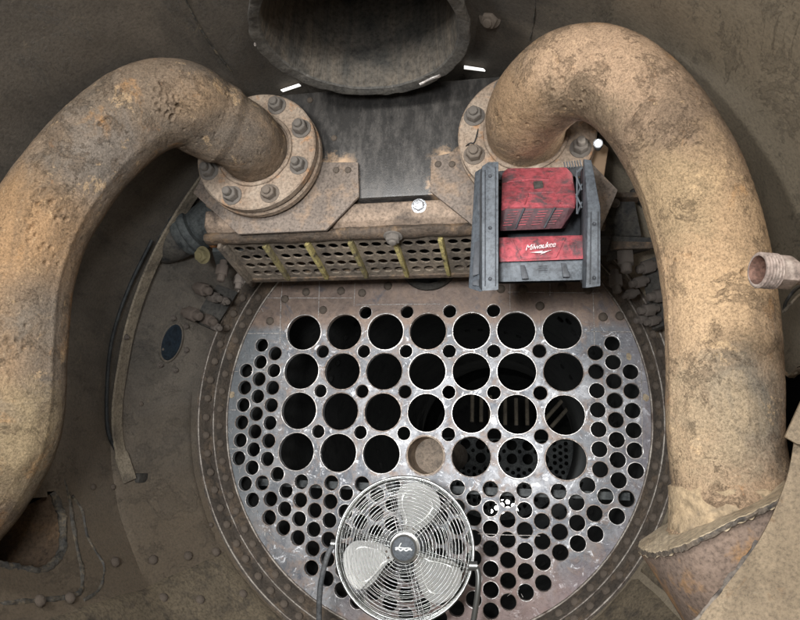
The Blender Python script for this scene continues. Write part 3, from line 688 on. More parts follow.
for x in (A0.x - .012, A1.x + .001):
    part('end_plate', MB().prism([(x, A0.y - .02, A0.z + .03), (x, A0.y - .03, A0.z - .02), (x, B0.y, B0.z - .018), (x, B0.y + .03, B0.z + .04)], (.011, 0, 0)), M['perf'], hd, bevel=.002)

# ------------------------------------------------------------------ exhaust stack
st = thing('exhaust_stack', (STACK_C[0], STACK_C[1], .75), 'wide sooty exhaust stack mouth with chipped rim at the top', 'stack')
b = MB(); prof = [(.232, 1.5), (.232, 1.0), (.236, .86), (.243, .785), (.247, .764), (.250, .759), (.258, .7575), (.272, .7535), (.2765, .7540), (.2785, .760), (.278, .772), (.275, .778), (.264, .783), (.263, .82), (.262, 1.5)]
n = 300; L = []
for i, (r, z) in enumerate(prof):
    lp_ = []; r *= .965
    for k in range(n):
        a = 2 * PI * k / n; q = Vector((math.cos(a), math.sin(a), 0)); rr, zz = r, z
        w = 1 if 3 <= i <= 11 else .15
        rr += w * (.002 * noise.noise(q * 5) + .0006 * noise.noise(q * 30))
        if 7 <= i <= 11:
            cut = noise.noise(q * 5 + Vector((3, 0, 0))); rr += .004 * max(-.7, min(.4, cut * 4)) + .0008 * noise.noise(q * 40)
        if 4 <= i <= 9: zz += .002 * noise.noise(q * 6 + Vector((0, 5, 0))) + .0006 * noise.noise(q * 30 + Vector((0, 0, r * 60)))
        lp_.append(Vector((STACK_C[0] + rr * math.cos(a), STACK_C[1] + rr * math.sin(a), zz)))
    L.append(lp_)
inner = MB().loops(L[:5], True, False); part('stack_bore', inner, M['stack'], st, smooth=60, fix=False)
outer = MB().loops(L[4:], True, False); part('stack_rim', outer, M['stack_rim'], st, smooth=38, fix=False)
capm = MB().lathe([(0, 1.49), (.25, 1.49), (.25, 1.52), (0, 1.52)], Matrix.Translation((STACK_C[0], STACK_C[1], 0)), 32)
part('stack_damper', capm, M['black'], st)
for p, q in [((-0.2862,-1.0600,0.7653),(-0.2755,-1.0200,0.7919)), ((0.1062,-0.8800,0.7270),(0.1623,-0.9000,0.7357))]:
    part('rim_chip', MB().tube(spline([p, (Vector(p) + Vector(q)) / 2 + Vector((0, 0, .002)), q], 8), .004, 8, rough=.9), M['zinc'] if False else M['rim_metal'], st)

# ------------------------------------------------------------------ steam pipes
def tube_frames(path):
    P = np.array([tuple(p) for p in path]); T = np.gradient(P, axis=0); T /= np.linalg.norm(T, axis=1)[:, None]
    U = np.zeros_like(T); up = np.array([0., 0, 1.])
    for i, t in enumerate(T):
        up = up - t * (up @ t); up /= np.linalg.norm(up); U[i] = up
    return P, T, U, np.cross(T, U)
def steam_pipe(root, pts, rad, m, pits, lumps, ridge, scatter, nl=640, nr=300):
    P, T, U, W_ = tube_frames(spline(pts, nl))
    s = np.linspace(0, 1, nl); r0 = np.interp(s, [q[0] for q in rad], [q[1] for q in rad])
    ang = np.linspace(0, 2 * PI, nr, endpoint=False)
    D = U[:, None, :] * np.cos(ang)[None, :, None] + W_[:, None, :] * np.sin(ang)[None, :, None]
    V = P[:, None, :] + D * r0[:, None, None]
    h = np.zeros((nl, nr)); flat = V.reshape(-1, 3)
    hh = np.array([.0024 * noise.noise(Vector(v) * 6) + .0009 * noise.noise(Vector(v) * 22) + .0007 * noise.noise(Vector(v) * 75) for v in flat.tolist()]); h += hh.reshape(nl, nr)
    for a0, amp, wd, s0, s1 in ridge:
        da = np.angle(np.exp(1j * (ang - a0)))
        h += amp * np.exp(-(da / wd) ** 2)[None, :] * (np.clip((s - s0) * 5, 0, 1) ** 2 * np.clip((s1 - s) * 6, 0, 1))[:, None]
    for p, n_, spread in pits:
        near = flat[np.argmin(((flat - np.array(p)) ** 2).sum(1))]
        for _ in range(n_):
            c_ = near + rng.normal(0, spread, 3); rr = rng.uniform(.0028, .0062) if n_ > 1 else .008
            q = flat[np.argmin(((flat - c_) ** 2).sum(1))]
            d2 = ((V - q) ** 2).sum(2); h -= rr * .75 * np.exp(-(d2 / (rr * rr)) ** 2)
            h += rr * .18 * np.exp(-((np.sqrt(d2) - rr * 1.5) / (rr * .5)) ** 2)
    for q in flat[rng.integers(0, len(flat), scatter)]:
        rr = rng.uniform(.0022, .0048); d2 = ((V - q) ** 2).sum(2); h -= rr * .7 * np.exp(-(d2 / (rr * rr)) ** 2)
    for p, rr, amp in lumps:
        q = flat[np.argmin(((flat - np.array(p)) ** 2).sum(1))]; d2 = ((V - q) ** 2).sum(2); h += amp * np.exp(-(d2 / (rr * rr)))
    V = V + D * h[:, :, None]
    mb = MB(); off = np.array(OFF[root.name]); mb.v = [tuple(v) for v in (V - off).reshape(-1, 3).tolist()]
    idx = np.arange(nl * nr).reshape(nl, nr); a = idx[:-1]; b_ = np.roll(idx, -1, 1)[:-1]; c_ = np.roll(idx, -1, 1)[1:]; d = idx[1:]
    f = np.stack([a, b_, c_, d], -1).reshape(-1, 4)
    me = bpy.data.meshes.new('pipe'); me.from_pydata(mb.v, [], f.tolist()); me.materials.append(m); me.shade_smooth()
    return put('pipe', me, root)
FLC, FRC = Vector((-.3855, -.80, .609)), Vector((.380, -.80, .609))
pl_ = thing('steam_pipe', FLC, 'thick pitted grey-tan steam pipe bending down along the left wall', 'pipe', 'curved steam pipes')
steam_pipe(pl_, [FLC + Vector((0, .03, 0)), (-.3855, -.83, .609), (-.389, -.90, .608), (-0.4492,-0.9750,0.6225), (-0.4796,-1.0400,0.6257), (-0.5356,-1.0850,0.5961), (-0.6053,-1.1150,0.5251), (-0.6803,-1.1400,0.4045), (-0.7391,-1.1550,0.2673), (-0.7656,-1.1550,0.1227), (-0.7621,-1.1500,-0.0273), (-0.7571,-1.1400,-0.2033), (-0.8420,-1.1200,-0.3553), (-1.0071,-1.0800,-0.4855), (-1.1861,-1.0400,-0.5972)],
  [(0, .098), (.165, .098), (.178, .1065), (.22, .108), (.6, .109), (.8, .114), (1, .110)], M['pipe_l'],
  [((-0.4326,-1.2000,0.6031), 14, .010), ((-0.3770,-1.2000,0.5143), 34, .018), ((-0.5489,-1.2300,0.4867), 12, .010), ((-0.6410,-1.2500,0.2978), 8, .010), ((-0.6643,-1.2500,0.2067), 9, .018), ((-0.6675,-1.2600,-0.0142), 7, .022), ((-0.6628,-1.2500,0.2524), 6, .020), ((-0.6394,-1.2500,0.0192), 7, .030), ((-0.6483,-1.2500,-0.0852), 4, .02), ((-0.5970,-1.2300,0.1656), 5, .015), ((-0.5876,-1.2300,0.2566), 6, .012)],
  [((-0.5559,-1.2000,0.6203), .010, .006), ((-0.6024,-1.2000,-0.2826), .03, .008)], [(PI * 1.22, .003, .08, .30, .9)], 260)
pr_ = thing('steam_pipe', FRC, 'thick smooth tan steam pipe arching down along the right wall', 'pipe', 'curved steam pipes')
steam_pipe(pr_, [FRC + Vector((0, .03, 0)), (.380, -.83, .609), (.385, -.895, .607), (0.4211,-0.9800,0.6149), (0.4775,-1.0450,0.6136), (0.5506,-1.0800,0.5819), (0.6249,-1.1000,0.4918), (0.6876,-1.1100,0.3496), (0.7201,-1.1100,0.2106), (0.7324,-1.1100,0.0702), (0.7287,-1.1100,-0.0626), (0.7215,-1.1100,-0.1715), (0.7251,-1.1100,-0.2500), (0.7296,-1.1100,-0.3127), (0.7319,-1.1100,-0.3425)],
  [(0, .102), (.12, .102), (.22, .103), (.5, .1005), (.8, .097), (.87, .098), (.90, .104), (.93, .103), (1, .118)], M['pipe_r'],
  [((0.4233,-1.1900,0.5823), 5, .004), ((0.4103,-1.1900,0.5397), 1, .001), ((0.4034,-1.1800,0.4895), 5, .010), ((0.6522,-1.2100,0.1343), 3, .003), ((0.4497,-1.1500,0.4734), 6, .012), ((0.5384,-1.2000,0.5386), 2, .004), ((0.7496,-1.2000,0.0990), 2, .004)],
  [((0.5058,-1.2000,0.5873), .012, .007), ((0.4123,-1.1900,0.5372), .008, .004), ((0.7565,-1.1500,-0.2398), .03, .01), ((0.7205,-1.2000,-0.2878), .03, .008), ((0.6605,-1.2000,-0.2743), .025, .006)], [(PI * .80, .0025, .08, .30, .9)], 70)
def flange_set(root, C, R, bolts, pale):
    d = Vector((0, -1, 0))
    for nm, yy, ro, h, mt in (('flange', 0, R, .024, M['flange']), ('gasket_ring', .0245, R - .016, .013, M['black']), ('backing_flange', .038, R + .002, .022, M['flange']), ('seat_ring', .0605, R - .012, .022, M['flange_dark'])):
        b = MB(); disc_ring(b, C + Vector((0, yy, 0)), d, ro, .09, h, 80, .004); part(nm, b, mt, root, smooth=40, bevel=0)
    wl = [C + Vector((.107 * math.cos(2 * PI * k / 60), -.003, .107 * math.sin(2 * PI * k / 60))) for k in range(60)]
    part('weld_bead', MB().tube(wl, .006, 8, closed=True, rough=.6), M['flange'], root, smooth=70)
    for k, a in enumerate(bolts):
        p = C + Vector((.148 * math.cos(a), 0, .148 * math.sin(a))); bolt(random.choice((pale, BOLT, BOLT_LONG)), 'bolt', root, p, d + Vector((random.uniform(-.03, .03), 0, random.uniform(-.03, .03))), .0215 * random.uniform(.95, 1.05), random.uniform(0, 1), .030 * random.uniform(.9, 1.1))
flange_set(pl_, FLC, .181, [math.radians(67.5 - 45 * k) for k in range(8)], BOLT_PALE)
flange_set(pr_, FRC, .181, [math.radians(157.5 + 45 * k) for k in range(8)], BOLT_PALE)
wr = spline([(0.2211,-0.8000,0.5796), (0.2327,-0.8100,0.5825), (0.2460,-0.8100,0.5873), (0.2577,-0.7900,0.6590), (0.2621,-0.7750,0.7124)], 24)
part('lock_wire', MB().tube(wr, .0018, 6), M['rubber'], pr_)

# ------------------------------------------------------------------ casing at the foot of the right pipe
cs = thing('pipe_foot_casing', (0.6913,-1.1000,-0.3953), 'speckled rusty sheet casing with ragged pale lip at foot of right pipe', 'casing')
out_ = spline([(0.5724,-1.0400,-0.3856), (0.5739,-1.1000,-0.3851), (0.5858,-1.1800,-0.3761), (0.6200,-1.2550,-0.3501), (0.6649,-1.2750,-0.3224), (0.7238,-1.2800,-0.2918), (0.7622,-1.2800,-0.2671)], 240)
inn_ = spline([(0.5871,-0.9800,-0.3808), (0.6061,-0.9700,-0.3697), (0.6304,-0.9650,-0.3540), (0.6739,-0.9600,-0.3317), (0.7212,-0.9700,-0.3101), (0.7788,-1.0000,-0.2783), (0.8286,-1.0200,-0.2394)], 240)
rag = [p + Vector((0, -.003 * abs(noise.noise(p * 60)), .0010 * noise.noise(p * 40) + .0015 * noise.noise(p * 140))) for p in out_]
th = Vector((0, 0, -.013))
mid = [(a * .5 + b_ * .5) + Vector((0, 0, .004 + .003 * noise.noise(a * 20))) for a, b_ in zip(rag, inn_)]
part('lip', MB().loops([list(r_) for r_ in zip(inn_, mid, rag, [p + th * (.7 + .5 * noise.noise(p * 90)) for p in rag], [p + th for p in mid], [p + th for p in inn_])], True, True), M['clay'], cs, smooth=40)
E0 = [p + Vector((0, -.0015, -.0015 + .0015 * noise.noise(p * 120))) for p in rag]; E1 = [p + Vector((0, -.0010, -.0095 + .0022 * noise.noise(p * 31) + .0016 * noise.noise(p * 113))) for p in rag]
part('torch_cut_edge', MB().loops([[a, a.lerp(b_, .5) + Vector((0, -.0022 * (.5 + noise.noise(a * 150)), 0)), b_, b_ + Vector((0, .006, 0)), a + Vector((0, .006, 0))] for a, b_ in zip(E0, E1)], True, True), rough_mat('torch_cut_dross', (92, 84, 76), (112, 99, 85), (66, 62, 58), 30, 120, .7, .2, bump=.002), cs, smooth=30)
bot = spline([(0.6432,-1.0000,-0.5033), (0.6410,-1.0600,-0.5076), (0.6440,-1.1300,-0.5044), (0.6628,-1.1900,-0.4922), (0.6960,-1.2100,-0.4851), (0.7342,-1.2200,-0.4701), (0.7779,-1.2200,-0.4529)], 240)
o2 = [p + Vector((0, .012, -.006)) for p in out_]
grid = [[a.lerp(b_, k / 10) + Vector((0, -.012 * math.sin(PI * k / 10), 0)) for k in range(11)] for a, b_ in zip(o2, bot)]
back = [[p + Vector((0, .010, 0)) for p in r_] for r_ in grid]
part('skirt', MB().loops([r_ + bk[::-1] for r_, bk in zip(grid, back)], True, True), M['rust_plate'], cs, smooth=45)
fc = spline([(0.7269,-1.1100,-0.2671), (0.7296,-1.1100,-0.3127), (0.7326,-1.1100,-0.3721)], 14); L = []
for i_, p in enumerate(fc):
    t_ = i_ / 13; lp_ = []
    for k in range(90):
        a = 2 * PI * k / 90; q = Vector((math.cos(a), math.sin(a), 0)); w = .004 * noise.noise(Vector((q.x * 5, q.y * 5, t_ * 3))) + .002 * noise.noise(Vector((q.x * 19, q.y * 19, t_ * 9)))
        rr = .1045 + .014 * t_ ** 1.5 + w - (.012 if i_ == 0 else 0); lp_.append(p + q * rr + Vector((0, 0, .010 * noise.noise(q * 3) * (1 - t_))))
    L.append(lp_)
part('crust_collar', MB().loops(L, True, False), rough_mat('lumpy_tan_crust', (166, 144, 114), (144, 126, 102), (122, 108, 90), 8, 70, .95, bump=.003), cs, smooth=60)
# pale dusty sheet in the right corner
sh = thing('curved_side_sheet', (0.7008,-1.3500,-0.3864), 'pale dusty curved metal sheet filling the bottom right corner', 'sheet')
lft = spline([(0.8047,-1.2700,-0.1072), (0.7819,-1.2800,-0.1700), (0.7604,-1.2900,-0.2377), (0.7356,-1.3000,-0.2886), (0.7065,-1.3100,-0.3340), (0.6791,-1.3200,-0.3670), (0.6469,-1.3300,-0.4023), (0.6054,-1.3400,-0.4464), (0.5774,-1.3500,-0.4782)], 110)
cols_ = []
for p in lft:
    row = []
    for k in range(41):
        t = k / 40; q = p + Vector((.20 * t, -.10 * t * (1 - .55 * t), .012 * t))
        kd = (q - Vector((0.7264,-1.3800,-0.3061))).length
        q += Vector((0, -.0016 * noise.noise(q * 5) - .0006 * noise.noise(q * 22) + .008 * math.exp(-(kd / .03) ** 2) - .006 * math.exp(-((kd - .045) / .012) ** 2), 0)); row.append(q)
    cols_.append(row)
bk = [[q + Vector((.004, .014, 0)) for q in r_] for r_ in cols_]
part('cut_edge', MB().tube([p + Vector((-.001, .004, -.002)) for p in lft[56:]], .0035, 7, rough=2.0), M['flange_dark'], sh, smooth=40)
part('sheet_skin', MB().loops([r_ + b_[::-1] for r_, b_ in zip(cols_, bk)], True, True), M['sheet'], sh, smooth=50)
part('torn_tab', MB().prism([(0.7563,-1.3000,-0.1894), (0.7854,-1.3100,-0.1268), (0.8200,-1.3100,-0.1339), (0.8011,-1.3200,-0.2076), (0.7682,-1.3100,-0.1996)], (0, .006, 0)), M['sheet'], sh, bevel=.001)

# ------------------------------------------------------------------ threaded pipe union on the right
un_ = thing('pipe_union', (0.7673,-1.3600,0.0543), 'pinkish threaded pipe union poking in from the right edge', 'pipe fitting')
ax = Vector((-1, -.28, .03)).normalized(); c0 = Vector((0.7021,-1.4200,0.0404))
Mx = Matrix.Translation(c0) @ zto(ax).to_matrix().to_4x4()
Mx = Mx @ Matrix.Scale(.86, 4)
prof = [(.019, -.03), (.022, -.004), (.0245, 0)]
for k in range(6): prof += [(.0275, -.0004 - .0052 * k), (.0305, -.0026 - .0052 * k), (.0275, -.0048 - .0052 * k)]
prof += [(.025, -.033), (.0, -.033)]
part('thread', MB().lathe(prof, Mx, 48), M['union'], un_, smooth=25, fix=False)
part('bore', MB().lathe([(0, -.026), (.018, -.026), (.0215, -.004), (.024, -.0005)], Mx, 40), M['union_in'], un_, smooth=60, fix=False)
hx = lambda r, z: [Mx @ Vector((r * math.cos(k * PI / 3 + .3), r * math.sin(k * PI / 3 + .3), z)) for k in range(6)]
part('hex_nut', MB().loops([hx(.0265, -.026), hx(.029, -.030), hx(.029, -.058), hx(.0265, -.062)]), M['union'], un_, bevel=.002)
part('pipe', MB().lathe([(0, -.06), (.0195, -.06), (.0195, -.30), (0, -.30)], Mx, 32), M['union'], un_, smooth=40)
wl = thing('wire', (0.8162,-1.2000,-0.0058), 'thin loop of dark wire under the pipe union at right edge', 'wire')
part('strand', MB().tube(spline([(0.8461,-1.1000,0.0513), (0.8438,-1.1200,0.0619), (0.8499,-1.1500,0.0769), (0.8497,-1.2000,0.0765)], 20), .003, 8), M['dark_casting'], wl)
part('strand', MB().tube(spline([(0.8440,-1.1000,0.0475), (0.8499,-1.1200,0.0561), (0.8553,-1.1500,0.0657), (0.8546,-1.2000,0.0639)], 20), .003, 8), M['strip'], wl)

# ------------------------------------------------------------------ left wall fittings
fb_ = thing('curved_flat_bar', (-0.9091,-0.3942,-0.3358), 'long curved flat bar along the left wall between pipe and tube sheet', 'bar')
path = spline([(-0.6537,-0.5898,0.6323), (-0.7282,-0.5614,0.5531), (-0.8074,-0.5338,0.4436), (-0.8748,-0.5105,0.3134), (-0.9237,-0.4894,0.1649), (-0.9471,-0.4727,0.0166), (-0.9483,-0.4703,-0.1143), (-0.9350,-0.4554,-0.2254), (-0.8989,-0.4259,-0.3377)], 70)
L = []
for i, p in enumerate(path):
    t = (path[min(i + 1, 69)] - path[max(i - 1, 0)]).normalized(); n_ = shell_n(p); w = t.cross(n_).normalized()
    L.append([p + w * .023 + n_ * .004, p + w * .023 - n_ * .004, p - w * .023 - n_ * .004, p - w * .023 + n_ * .004])
part('bar', MB().loops(L), M['strip'], fb_, smooth=30, bevel=0)
p = Vector((-0.9269,-0.5033,0.1218)); bolt(BOLT_DARK, 'bolt', fb_, p, shell_n(p), .008)
p = Vector((-0.8960,-0.3701,-0.3297))
part('end_clip', MB().box(p, (.02, .05, .03)), M['dark_casting'], fb_, bevel=.004)
hs = thing('hose', (-0.9477,-0.4771,-0.2104), 'thin black hose running behind the curved flat bar', 'hose')
part('hose_line', MB().tube(spline([(-0.8256,-0.5789,0.4290), (-0.9017,-0.5612,0.2665), (-0.9444,-0.5490,0.1037), (-0.9580,-0.5216,-0.0545), (-0.9501,-0.5009,-0.1798), (-0.9401,-0.4604,-0.2414)], 50), .006, 8), M['rubber'], hs, smooth=70)

vc = thing('valve_casting', (-0.6906,-0.5500,0.4509), 'dark sooty cylindrical casting under the left pipe flange', 'casting')
v0, v1 = Vector((-0.8780,-0.4600,0.4458)), Vector((-0.6148,-0.5000,0.5468)); dv = (v1 - v0).normalized()
Mv = Matrix.Translation(v0) @ zto(dv).to_matrix().to_4x4()
part('barrel', MB().lathe([(0, -.01), (.055, -.008), (.066, .004), (.070, .02), (.076, .06), (.076, .10), (.07, .115), (0, .115)], Mv, 40), M['dark_casting'], vc, smooth=40)
part('collar', MB().lathe([(0, .11), (.080, .11), (.084, .116), (.084, .128), (.078, .133), (.078, .140), (.084, .145), (.084, .160), (.078, .168), (0, .168)], Mv, 40), M['bluegrey'], vc, smooth=40)
part('neck', MB().lathe([(0, .17), (.062, .17), (.07, .22), (.06, .30), (0, .30)], Mv, 32), M['bluegrey'], vc, smooth=40)
part('elbow', MB().tube(spline([(-0.6483,-0.5000,0.4490), (-0.6258,-0.4700,0.4370), (-0.6001,-0.4600,0.4607), (-0.5939,-0.4600,0.5106)], 16), .026, 16), M['rust'], vc, smooth=60)
pz = Vector((-0.6546,-0.5500,0.3811)); bolt(BOLT_PALE, 'brass_plug', vc, pz, (-.2, -.9, -.35), .022).data = hexbolt_mesh(M['brass'], 'brass_plug', stub=.2)

def stud_cluster(name, label, base, studs, plates, group):
    t = thing(name, base, label, 'bracket', group)
    for pts, mt in plates:
        part('plate', MB().hull(pts), mt, t, bevel=.002)
    for p, d, s, me in studs:
        bolt(me, 'stud', t, p, d, s * 1.25, random.uniform(0, 1))
    return t
def slab(a, b_, c_, d, vec): 
    v = Vector(vec); return [Vector(q) for q in (a, b_, c_, d)] + [Vector(q) + v for q in (a, b_, c_, d)]
IN = (.55, -.8, -.25)
stud_cluster('stud_bracket', 'bracket with pale studs and nuts left of the tube sheet', (-0.8149,-0.2114,0.2963), [
    ((-0.7970,-0.3000,0.3389), (.85, -.35, -.30), .020, STUD_P), ((-0.7680,-0.2600,0.3182), (.85, -.35, -.30), .017, STUD), ((-0.7331,-0.2400,0.3072), (.8, -.4, -.3), .013, STUD),
    ((-0.8185,-0.3200,0.2417), (.9, -.3, -.28), .0205, STUD_P), ((-0.7827,-0.2600,0.2320), (.85, -.35, -.30), .018, STUD_P), ((-0.7497,-0.2500,0.2076), (.8, -.4, -.3), .013, STUD)],
    [(slab((-0.8210,-0.3000,0.3772), (-0.8931,-0.3000,0.2435), (-0.8793,-0.2800,0.2327), (-0.8075,-0.2800,0.3747), (.0, .08, 0)), M['beam_dark']), (slab((-0.8956,-0.2700,0.2538), (-0.7850,-0.1800,0.2066), (-0.7114,-0.1600,0.3576), (-0.8367,-0.2600,0.3964), (-.01, .02, .0)), M['dark_casting'])], 'stud brackets beside the tube sheet')
stud_cluster('hanging_studs', 'short plate with two hanging studs at left end of header', (-0.6011,-0.5000,0.3709), [
    ((-0.6172,-0.4800,0.3636), (0, -.15, -1), .0170, STUD_P), ((-0.5727,-0.4400,0.3391), (0, -.15, -1), .0145, STUD)],
    [(slab((-0.6403,-0.5200,0.4004), (-0.5209,-0.5200,0.4031), (-0.5498,-0.4200,0.3865), (-0.6745,-0.4200,0.3830), (0, 0, .015)), M['bluegrey']), (slab((-0.5746,-0.5200,0.4533), (-0.5041,-0.5200,0.4505), (-0.5087,-0.5000,0.4023), (-0.5795,-0.5000,0.4047), (0, .02, 0)), M['strip'])], 'hanging studs at the header ends')
stud_cluster('stud_bracket', 'cluster of dark sooty studs and nuts right of the tube sheet', (0.7932,-0.1565,0.2989), [
    ((0.7571,-0.3400,0.3644), (-.85, -.35, -.3), .0170, STUD), ((0.7312,-0.3200,0.3221), (-.8, -.4, -.3), .0150, STUD), ((0.7053,-0.3000,0.2888), (-.8, -.4, -.3), .0130, STUD),
    ((0.7866,-0.3400,0.2706), (-.9, -.35, -.2), .0170, STUD), ((0.7556,-0.3200,0.2315), (-.85, -.4, -.2), .0160, STUD), ((0.7659,-0.3000,0.2007), (-.8, -.4, -.3), .0130, STUD), ((0.7372,-0.2800,0.2117), (-.8, -.4, -.3), .0120, STUD)],
    [(slab((0.7323,-0.2800,0.3964), (0.8069,-0.3400,0.4085), (0.8318,-0.3200,0.1957), (0.7629,-0.2400,0.1807), (.02, .03, 0)), M['dark_casting'])], 'stud brackets beside the tube sheet')
stud_cluster('hanging_studs', 'tapered plate with two hanging studs right of the charger', (0.6563,-0.5000,0.3687), [
    ((0.6560,-0.5000,0.3626), (0, -.15, -1), .0200, STUD), ((0.6325,-0.4400,0.3074), (.05, -.15, -1), .0165, STUD)],
    [(slab((0.6163,-0.5400,0.3843), (0.7406,-0.5400,0.3736), (0.7397,-0.4200,0.3916), (0.6110,-0.4200,0.3578), (0, 0, .016)), M['dark_casting']), (slab((0.6157,-0.5450,0.3826), (0.7398,-0.5450,0.3750), (0.7308,-0.5450,0.3575), (0.6118,-0.5450,0.3587), (0, .012, 0)), M['beam_dark'])], 'hanging studs at the header ends')
# grimy odds and ends behind the charger
gk = thing('header_end_block', (0.6604,-0.4500,0.4959), 'grimy dark end block of the header behind the charger', 'block')
part('block', MB().hull(slab((0.5934,-0.5000,0.5405), (0.6901,-0.5000,0.5354), (0.7125,-0.4600,0.4233), (0.5925,-0.4600,0.4280), (0, .2, 0))), M['dark_casting'], gk, bevel=.006)
part('ledge', MB().hull(slab((0.5849,-0.5300,0.5412), (0.7025,-0.5300,0.5348), (0.7016,-0.5300,0.5192), (0.5843,-0.5300,0.5254), (0, .05, 0))), M['beam_dark'], gk, bevel=.002)
bolt(BOLT_PALE, 'bolt', gk, (0.6326,-0.5200,0.5081), (0, -1, -.1), .011)
part('strap', MB().tube(spline([(0.6983,-0.4200,0.5879), (0.7513,-0.3600,0.5260), (0.7887,-0.3200,0.4387)], 20), .008, 8), M['dark_casting'], gk)
part('strap', MB().tube(spline([(0.7373,-0.4200,0.6024), (0.7835,-0.3800,0.5268), (0.8094,-0.3400,0.4478)], 20), .008, 8), M['dark_casting'], gk)
sbt = thing('shell_bolt', (0.2943,-0.9318,0.8673), 'single hex bolt on the shell right of the stack mouth', 'bolt')
p = Vector((0.2943,-0.9318,0.8673)); bolt(BOLT, 'bolt_head', sbt, p, shell_n(p) + Vector((0, -.4, 0)), .022)
part('stem', MB().tube([p, p + shell_n(p) * -.02], .01, 10), M['bolt'], sbt)

# light: a small bare work lamp behind the right pipe, and daylight gaps beside the stack
wk = thing('work_lamp', (0.5567,-0.8600,0.5367), 'small bright white work lamp behind the right steam pipe', 'lamp')
lc = Vector((0.5543,-0.8600,0.5341))
part('lens', MB().lathe([(0, .0075), (.004, .007), (.0065, .0035), (.007, 0), (0, 0)], Matrix.Translation(lc) @ zto((-.1, -1, -.25)).to_matrix().to_4x4(), 20), M['lamp'], wk, smooth=60)
part('housing', MB().lathe([(0, -.05), (.009, -.05), (.0115, -.02), (.0115, -.001), (0, -.001)], Matrix.Translation(lc) @ zto((-.1, -1, -.25)).to_matrix().to_4x4(), 20), M['plastic_dark'], wk)
part('cord', MB().tube(spline([lc + Vector((.002, .05, .012)), lc + Vector((.01, .10, .05)), lc + Vector((.03, .16, .16)), lc + Vector((.05, .2, .26))], 20), .003, 8), M['rubber'], wk, smooth=70)
point('work_lamp_light', lc + Vector((-.0, -.02, -.03)), .22, (1, .97, .92), .012)
def gap(pts, label):
    t = thing('daylight_gap', pts[0], label, 'light gap', 'daylight gaps beside the stack')
    b = MB(); f = [Vector(q) for q in pts]
    b.loops([f, [q - shell_n(q) * .004 for q in f]]); part('opening', b, M['daylight'], t, smooth=0)
gap([(-0.3484,-0.7366,0.8354), (-0.2944,-0.7304,0.8546), (-0.2917,-0.7202,0.8555), (-0.3460,-0.7263,0.8363)], 'white slit of daylight between stack and left flange')
gap([(0.2052,-0.7115,0.8788), (0.2602,-0.7092,0.8650), (0.2654,-0.7005,0.8635), (0.2038,-0.6985,0.8791)], 'white slit of daylight between stack and right pipe')

# ------------------------------------------------------------------ battery charger hung in front of the header
ch = thing('battery_charger', (0.3938,-0.9000,0.1559), 'red and black battery charger unit with side rails hung before the header', 'charger')
def hullp(name, pts, m, bev=.003, parent=None): return part(name, MB().hull([Vector(p) for p in pts]), m, parent or ch, bevel=bev, seg=2)
hullp('side_rail', [(0.2799,-1.0200,0.4152),(0.2936,-1.0200,0.4242),(0.3173,-1.0200,0.4239),(0.3153,-1.0200,0.1220),(0.2797,-1.0200,0.1205),(0.2727,-0.9850,0.4168),(0.2704,-0.9850,0.1366),(0.3137,-0.9700,0.4364),(0.3118,-0.9700,0.1442)], M['plastic'], .002)
lf = hullp('side_frame', [(0.2564,-0.9300,0.4429),(0.2417,-0.9300,0.1515),(0.2700,-0.9500,0.1362),(0.2748,-0.9500,0.4430),(0.2453,-0.8000,0.5028),(0.2332,-0.8000,0.1908),(0.3011,-0.8000,0.1892),(0.3030,-0.8000,0.4992),(0.3096,-0.9700,0.1442),(0.3114,-0.9700,0.4263)], M['plastic'], .003)
hullp('lug', [(0.2681,-0.9850,0.3620),(0.2796,-0.9850,0.3638),(0.2796,-0.9850,0.3244),(0.2681,-0.9850,0.3225),(0.2700,-0.9500,0.3765),(0.2700,-0.9500,0.3385),(0.2795,-0.9500,0.3760),(0.2794,-0.9500,0.3381)], M['plastic_dark'], .001)
for a, b_ in ((240, 276), (280, 286)):
    hullp('slot', [(0.2573,-0.9510,0.2567),(0.2702,-0.9530,0.2605),(0.2679,-0.9530,0.1782),(0.2528,-0.9510,0.1744),(0.2563,-0.9400,0.2604),(0.2692,-0.9400,0.2649),(0.2669,-0.9400,0.1820),(0.2519,-0.9400,0.1775)] if a == 240 else [(0.2540,-0.9510,0.1624),(0.2679,-0.9530,0.1663),(0.2679,-0.9530,0.1497),(0.2518,-0.9510,0.1530),(0.2531,-0.9400,0.1655),(0.2669,-0.9400,0.1699),(0.2669,-0.9400,0.1531),(0.2508,-0.9400,0.1559)], M['plastic_dark'], .0008)
hullp('side_rail', [(0.5067,-1.0000,0.4272),(0.5228,-1.0000,0.4237),(0.5352,-1.0200,0.3006),(0.5279,-1.0200,0.1260),(0.4983,-1.0200,0.1223),(0.5090,-1.0200,0.2972),(0.5071,-0.9700,0.4391),(0.4941,-0.9700,0.1355),(0.5301,-0.9700,0.1392),(0.5376,-0.9700,0.3201),(0.5247,-0.9700,0.4354)], M['plastic'], .002)
hullp('side_frame', [(0.5051,-0.9600,0.4239),(0.4952,-0.9600,0.1472),(0.5250,-0.9400,0.4370),(0.5227,-0.9400,0.1519),(0.5135,-0.8000,0.4863),(0.5033,-0.8000,0.1948),(0.5430,-0.8000,0.4845),(0.5318,-0.8000,0.1941)], M['plastic_dark'], .003)
